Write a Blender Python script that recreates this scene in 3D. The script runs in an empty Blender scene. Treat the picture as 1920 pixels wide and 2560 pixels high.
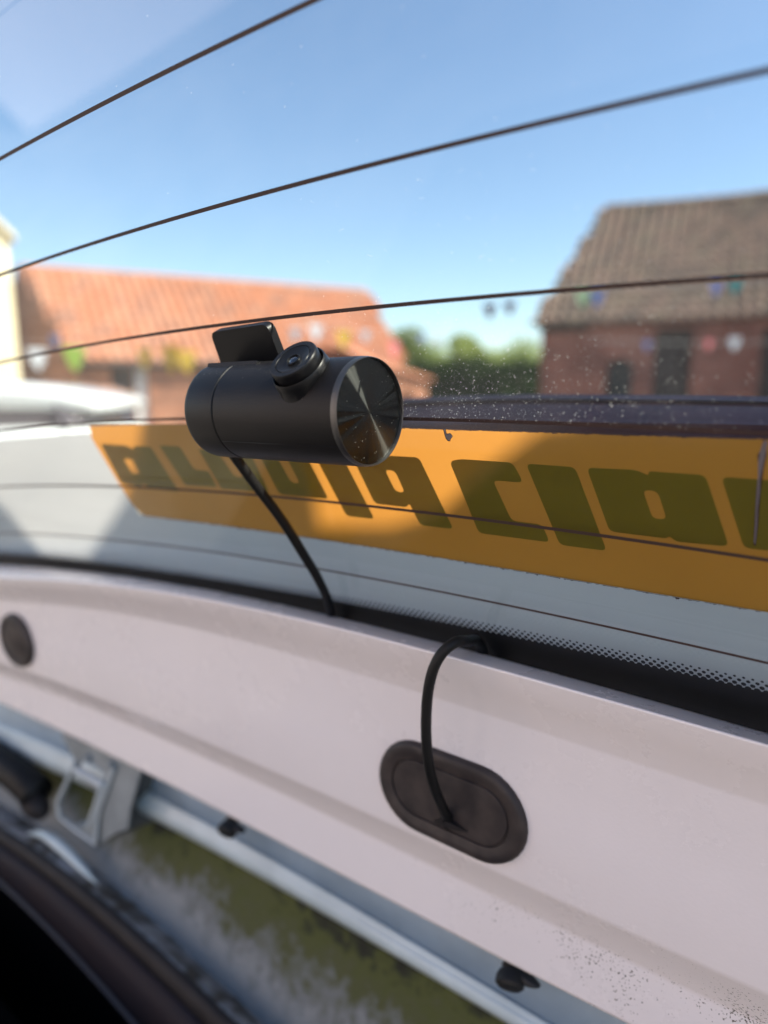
import bpy, bmesh, math, random
import numpy as np
from mathutils import Vector, Matrix
random.seed(7); rng = np.random.default_rng(7)
R = math.radians
scene = bpy.context.scene
C = scene.collection
# ------------------------------------------------------------------ camera, sky, sun
EYE = Vector((0, 0, 1.3))
PITCH = R(10.2)
FPX = 1708.0
cam = bpy.data.cameras.new('camera'); camo = bpy.data.objects.new('camera', cam); C.objects.link(camo)
camo.location = EYE; camo.rotation_euler = (R(90)-PITCH, 0, 0)
cam.sensor_fit = 'VERTICAL'; cam.sensor_height = 36; cam.sensor_width = 27
cam.lens = FPX/2560*36; cam.clip_start = .005; cam.clip_end = 3000
cam.dof.use_dof = True; cam.dof.focus_distance = .176; cam.dof.aperture_fstop = 6.2; cam.dof.aperture_blades = 0
scene.camera = camo
SUN_AZ, SUN_EL = R(105), R(47)          # azimuth from +Y towards +X
sdir = Vector((math.sin(SUN_AZ)*math.cos(SUN_EL), math.cos(SUN_AZ)*math.cos(SUN_EL), math.sin(SUN_EL)))
w = bpy.data.worlds.new('World'); scene.world = w; w.use_nodes = True
nt = w.node_tree; nt.nodes.clear()
sky = nt.nodes.new('ShaderNodeTexSky'); sky.sky_type = 'NISHITA'; sky.sun_disc = False
sky.sun_elevation = SUN_EL; sky.sun_rotation = SUN_AZ; sky.air_density = 1.0; sky.dust_density = .4; sky.ozone_density = 2.2
bg = nt.nodes.new('ShaderNodeBackground'); bg.inputs[1].default_value = .101
wo = nt.nodes.new('ShaderNodeOutputWorld'); nt.links.new(sky.outputs[0], bg.inputs[0]); nt.links.new(bg.outputs[0], wo.inputs[0])
sl = bpy.data.lights.new('sun', 'SUN'); sl.energy = 5.0; sl.angle = R(.5); sl.color = (1, .92, .80)
so = bpy.data.objects.new('sun', sl); C.objects.link(so); so.rotation_euler = (-sdir).to_track_quat('-Z', 'Y').to_euler()
scene.view_settings.view_transform = 'Standard'; scene.view_settings.look = 'None'
scene.view_settings.exposure = 1.2; scene.view_settings.gamma = 1
scene.render.engine = 'CYCLES'
scene.cycles.max_bounces = 10; scene.cycles.transparent_max_bounces = 16; scene.cycles.transmission_bounces = 8

# ------------------------------------------------------------------ materials
def mat(name, col, rough=.5, metal=0, spec=.5, noise=None, bump=None, coat=0, aniso=None, extra=None):
    """noise=(scale, other colour, contrast, detail)  bump=(scale, strength)"""
    m = bpy.data.materials.new(name); m.use_nodes = True; n = m.node_tree.nodes; l = m.node_tree.links
    b = n['Principled BSDF']; b.inputs['Base Color'].default_value = (*col, 1)
    b.inputs['Roughness'].default_value = rough; b.inputs['Metallic'].default_value = metal
    b.inputs['Specular IOR Level'].default_value = spec; b.inputs['Coat Weight'].default_value = coat
    tc = n.new('ShaderNodeTexCoord')
    if noise:
        t = n.new('ShaderNodeTexNoise'); t.inputs['Scale'].default_value = noise[0]; t.inputs['Detail'].default_value = noise[3] if len(noise) > 3 else 5
        l.new(tc.outputs['Object'], t.inputs['Vector'])
        r = n.new('ShaderNodeValToRGB'); c = noise[2]
        r.color_ramp.elements[0].position = .5-c; r.color_ramp.elements[1].position = .5+c
        r.color_ramp.elements[0].color = (*col, 1); r.color_ramp.elements[1].color = (*noise[1], 1)
        l.new(t.outputs[0], r.inputs[0]); l.new(r.outputs[0], b.inputs['Base Color'])
    if bump:
        t2 = n.new('ShaderNodeTexNoise'); t2.inputs['Scale'].default_value = bump[0]; t2.inputs['Detail'].default_value = 3
        l.new(tc.outputs['Object'], t2.inputs['Vector'])
        bp = n.new('ShaderNodeBump'); bp.inputs['Strength'].default_value = bump[1]; bp.inputs['Distance'].default_value = bump[2] if len(bump) > 2 else .01
        l.new(t2.outputs[0], bp.inputs['Height']); l.new(bp.outputs[0], b.inputs['Normal'])
    if aniso:
        b.inputs['Anisotropic'].default_value = aniso; b.inputs['Anisotropic Rotation'].default_value = .25
        tg = n.new('ShaderNodeTangent'); tg.direction_type = 'RADIAL'; tg.axis = 'Z'; l.new(tg.outputs[0], b.inputs['Tangent'])
    return m

def translucent_mat(name, dcol, tcol, fac, rough=.5, noise=None):
    m = bpy.data.materials.new(name); m.use_nodes = True; n = m.node_tree.nodes; l = m.node_tree.links
    n.clear(); o = n.new('ShaderNodeOutputMaterial'); d = n.new('ShaderNodeBsdfDiffuse'); t = n.new('ShaderNodeBsdfTranslucent'); mx = n.new('ShaderNodeMixShader')
    d.inputs[0].default_value = (*dcol, 1); t.inputs[0].default_value = (*tcol, 1); mx.inputs[0].default_value = fac
    l.new(d.outputs[0], mx.inputs[1]); l.new(t.outputs[0], mx.inputs[2]); l.new(mx.outputs[0], o.inputs[0])
    if noise:
        tc = n.new('ShaderNodeTexCoord'); mp = n.new('ShaderNodeMapping'); mp.inputs['Scale'].default_value = noise[1]; mp.inputs['Rotation'].default_value = (0, 0, R(37))
        nz = n.new('ShaderNodeTexNoise'); nz.inputs['Scale'].default_value = noise[0]; nz.inputs['Detail'].default_value = 6
        l.new(tc.outputs['Object'], mp.inputs[0]); l.new(mp.outputs[0], nz.inputs['Vector'])
        for sh, c in ((d, dcol), (t, tcol)):
            r = n.new('ShaderNodeValToRGB'); r.color_ramp.elements[0].position = .3; r.color_ramp.elements[1].position = .62
            r.color_ramp.elements[0].color = (*[x*noise[2] for x in c], 1); r.color_ramp.elements[1].color = (*c, 1)
            l.new(nz.outputs[0], r.inputs[0]); l.new(r.outputs[0], sh.inputs[0])
    return m

def glass_mat(name, tint):
    m = bpy.data.materials.new(name); m.use_nodes = True; n = m.node_tree.nodes; l = m.node_tree.links
    n.clear(); o = n.new('ShaderNodeOutputMaterial'); t = n.new('ShaderNodeBsdfTransparent'); g = n.new('ShaderNodeBsdfGlossy'); mx = n.new('ShaderNodeMixShader')
    t.inputs[0].default_value = (*tint, 1); g.inputs['Roughness'].default_value = .01
    fr = n.new('ShaderNodeFresnel'); ge = n.new('ShaderNodeNewGeometry'); mr = n.new('ShaderNodeMapRange')
    mr.inputs['To Min'].default_value = 1.4; mr.inputs['To Max'].default_value = 1/1.4      # same reflectance on both faces
    l.new(ge.outputs['Backfacing'], mr.inputs['Value']); l.new(mr.outputs[0], fr.inputs[0])
    sm = n.new('ShaderNodeBsdfTranslucent'); sm.inputs[0].default_value = (.9, .9, .92, 1); mh = n.new('ShaderNodeMixShader')
    tc = n.new('ShaderNodeTexCoord'); mp = n.new('ShaderNodeMapping'); mp.inputs['Scale'].default_value = (1, 1, .35); mp.inputs['Rotation'].default_value = (R(20), R(35), 0); nz = n.new('ShaderNodeTexNoise'); nz.inputs['Scale'].default_value = 22; nz.inputs['Detail'].default_value = 9; nz.inputs['Roughness'].default_value = .65
    l.new(tc.outputs['Object'], mp.inputs[0]); l.new(mp.outputs[0], nz.inputs['Vector']); hz = n.new('ShaderNodeMapRange'); hz.inputs['From Min'].default_value = .35; hz.inputs['From Max'].default_value = .7; hz.inputs['To Min'].default_value = .0; hz.inputs['To Max'].default_value = .012
    l.new(nz.outputs[0], hz.inputs[0]); l.new(hz.outputs[0], mh.inputs[0]); l.new(t.outputs[0], mh.inputs[1]); l.new(sm.outputs[0], mh.inputs[2])     # thin film of dried dust and wiping marks
    l.new(fr.outputs[0], mx.inputs[0]); l.new(mh.outputs[0], mx.inputs[1]); l.new(g.outputs[0], mx.inputs[2]); l.new(mx.outputs[0], o.inputs[0])
    return m

M = {}
M['glass'] = glass_mat('window_glass', (.94, .97, .96))
M['paint'] = mat('white_car_paint', (.82, .78, .78), .3, coat=.5, bump=(900, .05, .001))
M['paint_dirty'] = mat('dirty_white_paint', (.74, .72, .70), .4, noise=(160, (.20, .18, .14), .1, 8), coat=.1)
M['frit'] = mat('black_ceramic_print', (.006, .006, .007), .35)
M['heater'] = mat('heater_wire_print', (.05, .026, .022), .6)
M['rubber'] = mat('black_rubber', (.013, .011, .012), .6, spec=.3, noise=(90, (.026, .022, .022), .2), bump=(700, .15, .001))
M['cable'] = mat('cable_jacket', (.006, .006, .0065), .5, spec=.3)
M['cam'] = mat('camera_body_plastic', (.0065, .0057, .006), .42, spec=.26, bump=(2600, .12, .0006))
M['cam_smooth'] = mat('camera_smooth_plastic', (.006, .006, .007), .38, spec=.28)
M['cam_rim'] = mat('camera_rim_metal', (.12, .118, .115), .33, metal=.9, bump=(2200, .25, .0006))
M['cam_disc'] = mat('spun_dark_metal', (.05, .052, .05), .27, metal=1, aniso=.985)
M['lens'] = mat('lens_glass', (.004, .004, .006), .04, spec=.9, coat=1)
M['ink'] = translucent_mat('olive_sticker_ink', (.20, .168, .028), (.22, .17, .022), .35)
M['amber'] = translucent_mat('amber_vinyl', (.21, .125, .012), (.80, .325, .055), .58, noise=(9, (1, 1, 1), .85))
M['film'] = translucent_mat('white_vinyl', (.44, .56, .59), (.56, .53, .52), .68, noise=(60, (.12, .12, 1), .9))
M['peel'] = mat('peeled_vinyl_edge', (.22, .17, .2), .6)
M['grime'] = mat('sticker_edge_grime', (.05, .02, .012), .8)
M['dust'] = translucent_mat('dust_specks', (.8, .78, .72), (.8, .78, .72), .5)

# ------------------------------------------------------------------ small builders
def link(o, parent=None, **k):
    C.objects.link(o)
    if parent: o.parent = parent
    for a, b in k.items(): o[a] = b
    return o
def empty(name, loc=(0, 0, 0), **k):
    o = bpy.data.objects.new(name, None); o.location = loc; o.empty_display_size = .02
    return link(o, None, **k)
def obj(name, verts, faces, m, parent=None, smooth=False, mats=None, **k):
    me = bpy.data.meshes.new(name); me.from_pydata([tuple(v) for v in verts], [], faces); me.validate(); me.update()
    if m: me.materials.append(m)
    o = bpy.data.objects.new(name, me); link(o, parent, **k)
    if parent: o.matrix_parent_inverse = Matrix.Translation(-Vector(parent.location)) if parent.type == 'EMPTY' else parent_inv(parent)
    if smooth: me.polygons.foreach_set('use_smooth', [True]*len(me.polygons))
    return o
def parent_inv(p):
    # parent meshes sit at the origin of their thing: undo only what the parent chain adds
    return Matrix.Identity(4)
def bmobj(name, bm, m, parent=None, smooth=False, **k):
    me = bpy.data.meshes.new(name); bmesh.ops.recalc_face_normals(bm, faces=bm.faces); bm.to_mesh(me); bm.free()
    if m: me.materials.append(m)
    o = bpy.data.objects.new(name, me); link(o, parent, **k)
    if parent: o.matrix_parent_inverse = Matrix.Translation(-Vector(parent.location)) if parent.type == 'EMPTY' else Matrix.Identity(4)
    if smooth: me.polygons.foreach_set('use_smooth', [True]*len(me.polygons))
    return o
def sharp(o, ang=35):
    me = o.data
    bm = bmesh.new(); bm.from_mesh(me)
    for e in bm.edges:
        e.smooth = not (len(e.link_faces) == 2 and e.calc_face_angle(0) > R(ang))
    bm.to_mesh(me); bm.free(); return o
def catmull(pts, n=8):
    P = [Vector(p) for p in pts]; P = [2*P[0]-P[1]]+P+[2*P[-1]-P[-2]]; out = []
    for i in range(1, len(P)-2):
        for j in range(n):
            t = j/n; a, b, c, d = P[i-1], P[i], P[i+1], P[i+2]
            out.append(.5*((2*b)+(c-a)*t+(2*a-5*b+4*c-d)*t*t+(3*b-a-3*c+d)*t**3))
    out.append(P[-2]); return out
def tube_vf(path, rad, seg=10, flat=1.0, up=Vector((0, 0, 1))):
    V = []; F = []; n = len(path)
    for i, p in enumerate(path):
        t = (path[min(i+1, n-1)]-path[max(i-1, 0)]).normalized()
        a = t.cross(up)
        if a.length < 1e-3: a = t.cross(Vector((1, 0, 0)))
        a.normalize(); b = a.cross(t)
        r = rad[i] if hasattr(rad, '__len__') else rad
        for k in range(seg):
            q = 2*math.pi*k/seg; V.append(p+a*math.cos(q)*r*flat+b*math.sin(q)*r)
    for i in range(n-1):
        for k in range(seg):
            F.append((i*seg+k, i*seg+(k+1) % seg, (i+1)*seg+(k+1) % seg, (i+1)*seg+k))
    F.append(tuple(range(seg))[::-1]); F.append(tuple((n-1)*seg+k for k in range(seg)))
    return V, F
def tube(name, path, rad, m, parent=None, seg=12, flat=1.0, **k):
    V, F = tube_vf(path, rad, seg, flat); return obj(name, V, F, m, parent, True, **k)
def box_vf(x0, x1, y0, y1, z0, z1):
    V = [Vector(v) for v in ((x0, y0, z0), (x1, y0, z0), (x1, y1, z0), (x0, y1, z0), (x0, y0, z1), (x1, y0, z1), (x1, y1, z1), (x0, y1, z1))]
    return V, [(0, 3, 2, 1), (4, 5, 6, 7), (0, 1, 5, 4), (1, 2, 6, 5), (2, 3, 7, 6), (3, 0, 4, 7)]
def poly_bm(loops, fn, thick=None):
    """loops: outer + holes of 2-D points; fn(x, y, side) -> Vector; thick adds a back copy (side=1) and walls"""
    bm = bmesh.new(); sides = (0, 1) if thick else (0,)
    rings = []
    for s in sides:
        rs = []; es = []
        for lp in loops:
            vs = [bm.verts.new(fn(x, y, s)) for x, y in lp]; rs.append(vs)
            for i in range(len(vs)): es.append(bm.edges.new((vs[i], vs[(i+1) % len(vs)])))
        bmesh.ops.triangle_fill(bm, use_beauty=True, use_dissolve=False, edges=es)
        rings.append(rs)
    if thick:
        for a, b in zip(*rings):
            for i in range(len(a)):
                j = (i+1) % len(a)
                try: bm.faces.new((a[i], a[j], b[j], b[i]))
                except ValueError: pass
    return bm
def round_loop(pts, r, n=5):
    out = []; N = len(pts)
    for i in range(N):
        a, b, c = Vector(pts[i-1]), Vector(pts[i]), Vector(pts[(i+1) % N])
        d1 = (a-b); d2 = (c-b); rr = min(r, d1.length*.45, d2.length*.45)
        p1 = b+d1.normalized()*rr; p2 = b+d2.normalized()*rr
        for k in range(n+1):
            t = k/n; q = p1*(1-t)**2+b*2*t*(1-t)+p2*t*t; out.append((q.x, q.y))
    return out

# ------------------------------------------------------------------ the tailgate's own frame, measured from the photograph
PSI, LAM, OY, OZ, C1, C2, U0 = .65224489, .44474252, .21780647, -.06170846, .1008517, .15537892, .04846961
S = .03                                              # heater wires are 30 mm apart up the glass
UH = Vector((math.cos(PSI), -math.sin(PSI), 0)); H = Vector((math.sin(PSI), math.cos(PSI), 0)); ZV = Vector((0, 0, 1))
NG = H*math.cos(LAM)+ZV*math.sin(LAM); VG = ZV*math.cos(LAM)-H*math.sin(LAM)
def G(u, k, off=0.0):
    """point on the curved rear glass: u metres along, k wire spacings up, off metres outwards"""
    up = u-U0
    return EYE+Vector((0, OY, OZ))+UH*u+VG*(k*S-C2*up*up)+NG*(off-C1*up*up)
def ray(px, py):
    a = (px-960)/FPX; b = (1280-py)/FPX; c, s = math.cos(PITCH), math.sin(PITCH)
    return Vector((a, c+b*s, -s+b*c))
def glass_uv(px, py, off=0.0):
    d = ray(px, py); n0 = d.cross(Vector((0, 0, 1))).normalized(); n1 = d.cross(n0).normalized()
    u, k = 0.0, 1.0
    for _ in range(30):
        def f(u, k):
            p = G(u, k, off)-EYE; return p.dot(n0), p.dot(n1)
        a = f(u, k); e = 1e-4; b = f(u+e, k); c = f(u, k+e)
        J = ((b[0]-a[0])/e, (c[0]-a[0])/e, (b[1]-a[1])/e, (c[1]-a[1])/e); D = J[0]*J[3]-J[1]*J[2]
        du = (-a[0]*J[3]+a[1]*J[1])/D; dk = (-J[0]*a[1]+J[2]*a[0])/D
        q = max(1, abs(du)/.1, abs(dk)/3); u += du/q; k += dk/q
        if abs(du)+abs(dk) < 1e-8: break
    return u, k
def plan(u, d):
    """plan position on the vertical panel surface, d metres inboard of the glass foot"""
    p = G(u, -.8); p -= H*d; return p
def panel_uz(px, py, d):
    r = ray(px, py); lo, hi = -1.6, .45
    f = lambda u: (lambda p: (p.x-EYE.x)*r.y-(p.y-EYE.y)*r.x)(plan(u, d))
    for _ in range(50):
        mid = (lo+hi)/2
        if f(mid) > 0: hi = mid
        else: lo = mid
    p = plan(lo, d); t = ((p-EYE).x*r.x+(p-EYE).y*r.y)/(r.x*r.x+r.y*r.y)
    return lo, EYE.z+t*r.z
def PV(u, z, d): p = plan(u, d); p.z = z; return p
def on_panel(px, py, d): u, z = panel_uz(px, py, d); return PV(u, z, d)
Z4 = lambda x, y: (960+x/1.728, 1000+y/1.728)
Z1 = lambda x, y: (420+x/2.44, 760+y/2.44)
Z2 = lambda x, y: (x/1.728, 600+y/1.728)
Z7 = lambda x, y: (860+x/1.565, 1560+y/1.565)
Z5 = lambda x, y: (x/1.728, 1300+y/1.728)
Z6 = lambda x, y: (x/1.728, 1760+y/1.728)
ZB = lambda x, y: (x/4.608, 1780+y/4.608)
F2 = lambda x, y: (x*1.1573, y*1.1573)

# ------------------------------------------------------------------ setting: yard ground
GM = mat('yard_tarmac', (.12, .11, .10), .9, noise=(3, (.2, .18, .15), .15, 10), bump=(40, .4, .02))
obj('ground', [(-300, -300, 0), (300, -300, 0), (300, 500, 0), (-300, 500, 0)], [(0, 1, 2, 3)], GM, kind='structure')

# ------------------------------------------------------------------ buildings across the yard
def brick_mat(name, a, b, mortar):
    m = bpy.data.materials.new(name); m.use_nodes = True; n = m.node_tree.nodes; l = m.node_tree.links
    bs = n['Principled BSDF']; bs.inputs['Roughness'].default_value = .9; bs.inputs['Specular IOR Level'].default_value = .2
    tc = n.new('ShaderNodeTexCoord'); sp = n.new('ShaderNodeSeparateXYZ'); ad = n.new('ShaderNodeMath'); cb = n.new('ShaderNodeCombineXYZ')
    l.new(tc.outputs['Object'], sp.inputs[0]); l.new(sp.outputs[0], ad.inputs[0]); l.new(sp.outputs[1], ad.inputs[1]); l.new(ad.outputs[0], cb.inputs[0]); l.new(sp.outputs[2], cb.inputs[1])
    br = n.new('ShaderNodeTexBrick'); br.inputs['Scale'].default_value = 1; br.inputs['Brick Width'].default_value = .225; br.inputs['Row Height'].default_value = .075; br.inputs['Mortar Size'].default_value = .008
    br.inputs['Color1'].default_value = (*a, 1); br.inputs['Color2'].default_value = (*b, 1); br.inputs['Mortar'].default_value = (*mortar, 1)
    l.new(cb.outputs[0], br.inputs['Vector'])
    nz = n.new('ShaderNodeTexNoise'); nz.inputs['Scale'].default_value = 1.3; nz.inputs['Detail'].default_value = 6; l.new(tc.outputs['Object'], nz.inputs['Vector'])
    rp = n.new('ShaderNodeValToRGB'); rp.color_ramp.elements[0].color = (.55, .5, .5, 1); rp.color_ramp.elements[1].color = (1.15, 1.1, 1.05, 1); rp.color_ramp.elements[0].position = .3; rp.color_ramp.elements[1].position = .7
    l.new(nz.outputs[0], rp.inputs[0]); mx = n.new('ShaderNodeMix'); mx.data_type = 'RGBA'; mx.blend_type = 'MULTIPLY'; mx.inputs[0].default_value = 1
    l.new(br.outputs[0], mx.inputs[6]); l.new(rp.outputs[0], mx.inputs[7]); l.new(mx.outputs[2], bs.inputs['Base Color'])
    bp = n.new('ShaderNodeBump'); bp.inputs['Strength'].default_value = .5; bp.inputs['Distance'].default_value = .01; bp.invert = True; l.new(br.outputs[1], bp.inputs['Height']); l.new(bp.outputs[0], bs.inputs['Normal'])
    return m
def at(px, dist):
    """plan point at forward distance dist on the photograph column px"""
    return Vector(((px-960)/FPX*dist, dist, 0))
def height(py, dist):
    r = ray(960, py); return EYE.z+dist*r.z/r.y

def tile_mesh(name, wd, ln, m, th=.045):
    xs = [-.5, -.3, -.12, .05, .2, .33, .45, .54]; zs = [.016, -.016, -.026, -.010, .034, .074, .070, .024]
    V = []; F = []; n = len(xs)
    for y in (0, ln*1.15):
        lift = .05 if y == 0 else 0
        for x, z in zip(xs, zs): V.append((x*wd, y, z*wd/.25+lift))
    for x, z in zip(xs, zs): V.append((x*wd, 0, z*wd/.25+.05-th))
    for i in range(n-1):
        F.append((i, i+1, n+i+1, n+i)); F.append((2*n+i, 2*n+i+1, i+1, i))
    me = bpy.data.meshes.new(name); me.from_pydata(V, [], F); me.materials.append(m); me.polygons.foreach_set('use_smooth', [True]*len(me.polygons)); me.update()
    return me, V, F
def tiled_plane(parent, e0, e1, r0, r1, mats, wd, ln, limit, sag=0.0, name='roof_tile'):
    """pantiles laid over the roof plane e0-e1 (eave) to r0-r1 (ridge)"""
    t = (e1-e0).normalized(); nrm = t.cross(r0-e0).normalized()
    if nrm.z < 0: nrm = -nrm
    up = nrm.cross(t).normalized()
    if up.z < 0: up = -up
    LU = (r0-e0).dot(up); x_r0 = (r0-e0).dot(t); x_r1 = (r1-e0).dot(t); x_e1 = (e1-e0).length
    meshes = [tile_mesh(name, wd, ln, m) for m in mats]
    items = []
    rows = int(LU/ln); ln2 = LU/rows
    for j in range(rows):
        y = j*ln2; f = (y+ln2*.5)/LU; xa = x_r0*f; xb = x_e1+(x_r1-x_e1)*f
        i0 = int(math.ceil((min(0, x_r0))/wd)); i1 = int(max(x_e1, x_r1)/wd)
        for i in range(i0, i1+1):
            x = (i+.5)*wd
            if xa-wd*.2 < x < xb+wd*.2:
                sg = -sag*math.sin(math.pi*min(1, max(0, x/x_e1)))*(.3+.7*f)
                items.append((x, y, sg))
    def M4(x, y, sg):
        o = e0+t*x+up*y+nrm*.02+ZV*sg
        m = Matrix(((t.x, up.x, nrm.x, o.x), (t.y, up.y, nrm.y, o.y), (t.z, up.z, nrm.z, o.z), (0, 0, 0, 1)))
        return m @ Matrix.Rotation(random.gauss(0, .012), 4, 'Z') @ Matrix.Rotation(random.gauss(0, .02), 4, 'X')
    items.sort(key=lambda q: ((e0+t*q[0]+up*q[1])-EYE).length)
    rest_by = {}
    inv = Matrix.Translation(-Vector(parent.location))
    for n_, (x, y, sg) in enumerate(items):
        k = random.choices(range(len(mats)), weights=[5, 3, 2][:len(mats)])[0]
        if n_ < limit:
            o = bpy.data.objects.new(name, meshes[k][0]); C.objects.link(o); o.parent = parent; o.matrix_local = inv @ M4(x, y, sg)
        else: rest_by.setdefault(k, []).append(M4(x, y, sg))
    if rest_by:
        V = []; F = []; MI = []
        for k, ms in rest_by.items():
            _, tv, tf = meshes[k]
            for m in ms:
                b = len(V); V += [m @ Vector(v) for v in tv]; F += [tuple(b+i for i in f) for f in tf]; MI += [k]*len(tf)
        o = obj('roof_tiles', V, F, None, parent, True, kind='stuff')
        for m in mats: o.data.materials.append(m)
        o.data.polygons.foreach_set('material_index', MI)
    # the deck below the tiles
    V = []; nn = 24
    for i in range(nn+1):
        f = i/nn; a = e0.lerp(e1, f); b = r0.lerp(r1, f)
        V += [a-ZV*sag*.3*math.sin(math.pi*f)-nrm*.03, b-ZV*sag*math.sin(math.pi*f)-nrm*.03]
    obj('roof_deck', V, [(2*i, 2*i+2, 2*i+3, 2*i+1) for i in range(nn)], M['timber_dark'], parent)
    # ridge capping, one half-round tile after another
    return t, up, nrm
def ridge_tiles(parent, r0, r1, m, sag=0.0, rad=.12, ln=.45):
    d = r1-r0; n = max(2, int(d.length/ln)); t = d.normalized(); side = t.cross(ZV).normalized()
    V = []; F = []
    for e in (0, 1):
        for k in range(7):
            a = math.pi*k/6; V.append((ln*1.06*e-.0, math.cos(a)*rad*(1.08 if e == 0 else 1), math.sin(a)*rad*(1.08 if e == 0 else 1)))
    F = [(k, k+1, 8+k, 7+k) for k in range(6)]
    me = bpy.data.meshes.new('ridge_tile'); me.from_pydata(V, [], F); me.materials.append(m); me.polygons.foreach_set('use_smooth', [True]*6)
    inv = Matrix.Translation(-Vector(parent.location))
    for i in range(n):
        o = bpy.data.objects.new('ridge_tile', me); C.objects.link(o); o.parent = parent
        f = i/n; p = r0.lerp(r1, f)-ZV*(sag*math.sin(math.pi*f))-ZV*.03
        o.matrix_local = inv @ Matrix(((t.x, side.x, 0, p.x), (t.y, side.y, 0, p.y), (t.z, side.z, 1, p.z), (0, 0, 0, 1))) @ Matrix.Rotation(random.gauss(0, .02), 4, 'Z')
def wall_panel(parent, a, b, h, holes, m, thick=.3, name='wall', h2=None):
    """wall from plan point a to b, holes in metres along/up; thickness goes away from the yard"""
    t = (b-a).normalized(); inw = Vector((-t.y, t.x, 0)); L = (b-a).length
    if inw.y < 0: inw = -inw
    def fn(x, y, s): return a+t*x+ZV*y+inw*(thick if s else 0)
    outer = [(0, 0), (L, 0), (L, h if h2 is None else h2), (0, h)]
    bm = poly_bm([outer]+holes, fn, thick=True); return bmobj(name, bm, m, parent), t, inw
def planks(parent, a, t, inw, x0, x1, z0, z1, m, rec=.14, arch=False, name='door'):
    base = obj(name, *board_box(a, t, inw, x0, x1, z0, z1, rec+.03, rec+.06), m, parent)
    n = max(2, int((x1-x0)/.16)); wdt = (x1-x0)/n
    for i in range(n):
        obj('plank', *board_box(a, t, inw, x0+i*wdt+.006, x0+(i+1)*wdt-.006, z0, z1, rec, rec+.03), m, base)
    return base
def board_box(a, t, inw, x0, x1, z0, z1, d0, d1):
    V = [a+t*x+inw*d+ZV*z for z in (z0, z1) for d in (d0, d1) for x in (x0, x1)]
    return V, [(0, 1, 3, 2), (4, 6, 7, 5), (0, 4, 5, 1), (2, 3, 7, 6), (0, 2, 6, 4), (1, 5, 7, 3)]

M['timber_dark'] = mat('old_dark_timber', (.035, .026, .022), .8, noise=(6, (.06, .045, .04), .2))
M['door_blue'] = mat('dark_painted_door', (.008, .012, .014), .6)
M['tile_brown'] = [mat('brown_pantile', (.235, .145, .105), .85, noise=(9, (.32, .215, .16), .2)), mat('grey_brown_pantile', (.12, .085, .065), .9, noise=(7, (.27, .195, .15), .2)), mat('mossy_pantile', (.36, .26, .19), .9, noise=(12, (.17, .13, .085), .2))]
M['tile_red'] = [mat('orange_pantile', (.58, .24, .12), .85, noise=(5, (.42, .18, .11), .2)), mat('pale_orange_pantile', (.62, .30, .17), .85, noise=(5, (.42, .2, .13), .2)), mat('weathered_pantile', (.33, .17, .12), .9, noise=(6, (.45, .22, .14), .2))]
M['brick_dark'] = brick_mat('dark_red_brick', (.36, .125, .085), (.27, .10, .075), (.26, .2, .17))
M['brick_orange'] = brick_mat('orange_brick', (.42, .17, .095), (.34, .14, .085), (.4, .3, .22))
M['cream'] = mat('cream_render', (.78, .66, .42), .85, noise=(1.5, (.72, .62, .42), .2), bump=(60, .2, .01))
M['white_paint'] = mat('white_painted_wood', (.75, .74, .72), .5)

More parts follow.
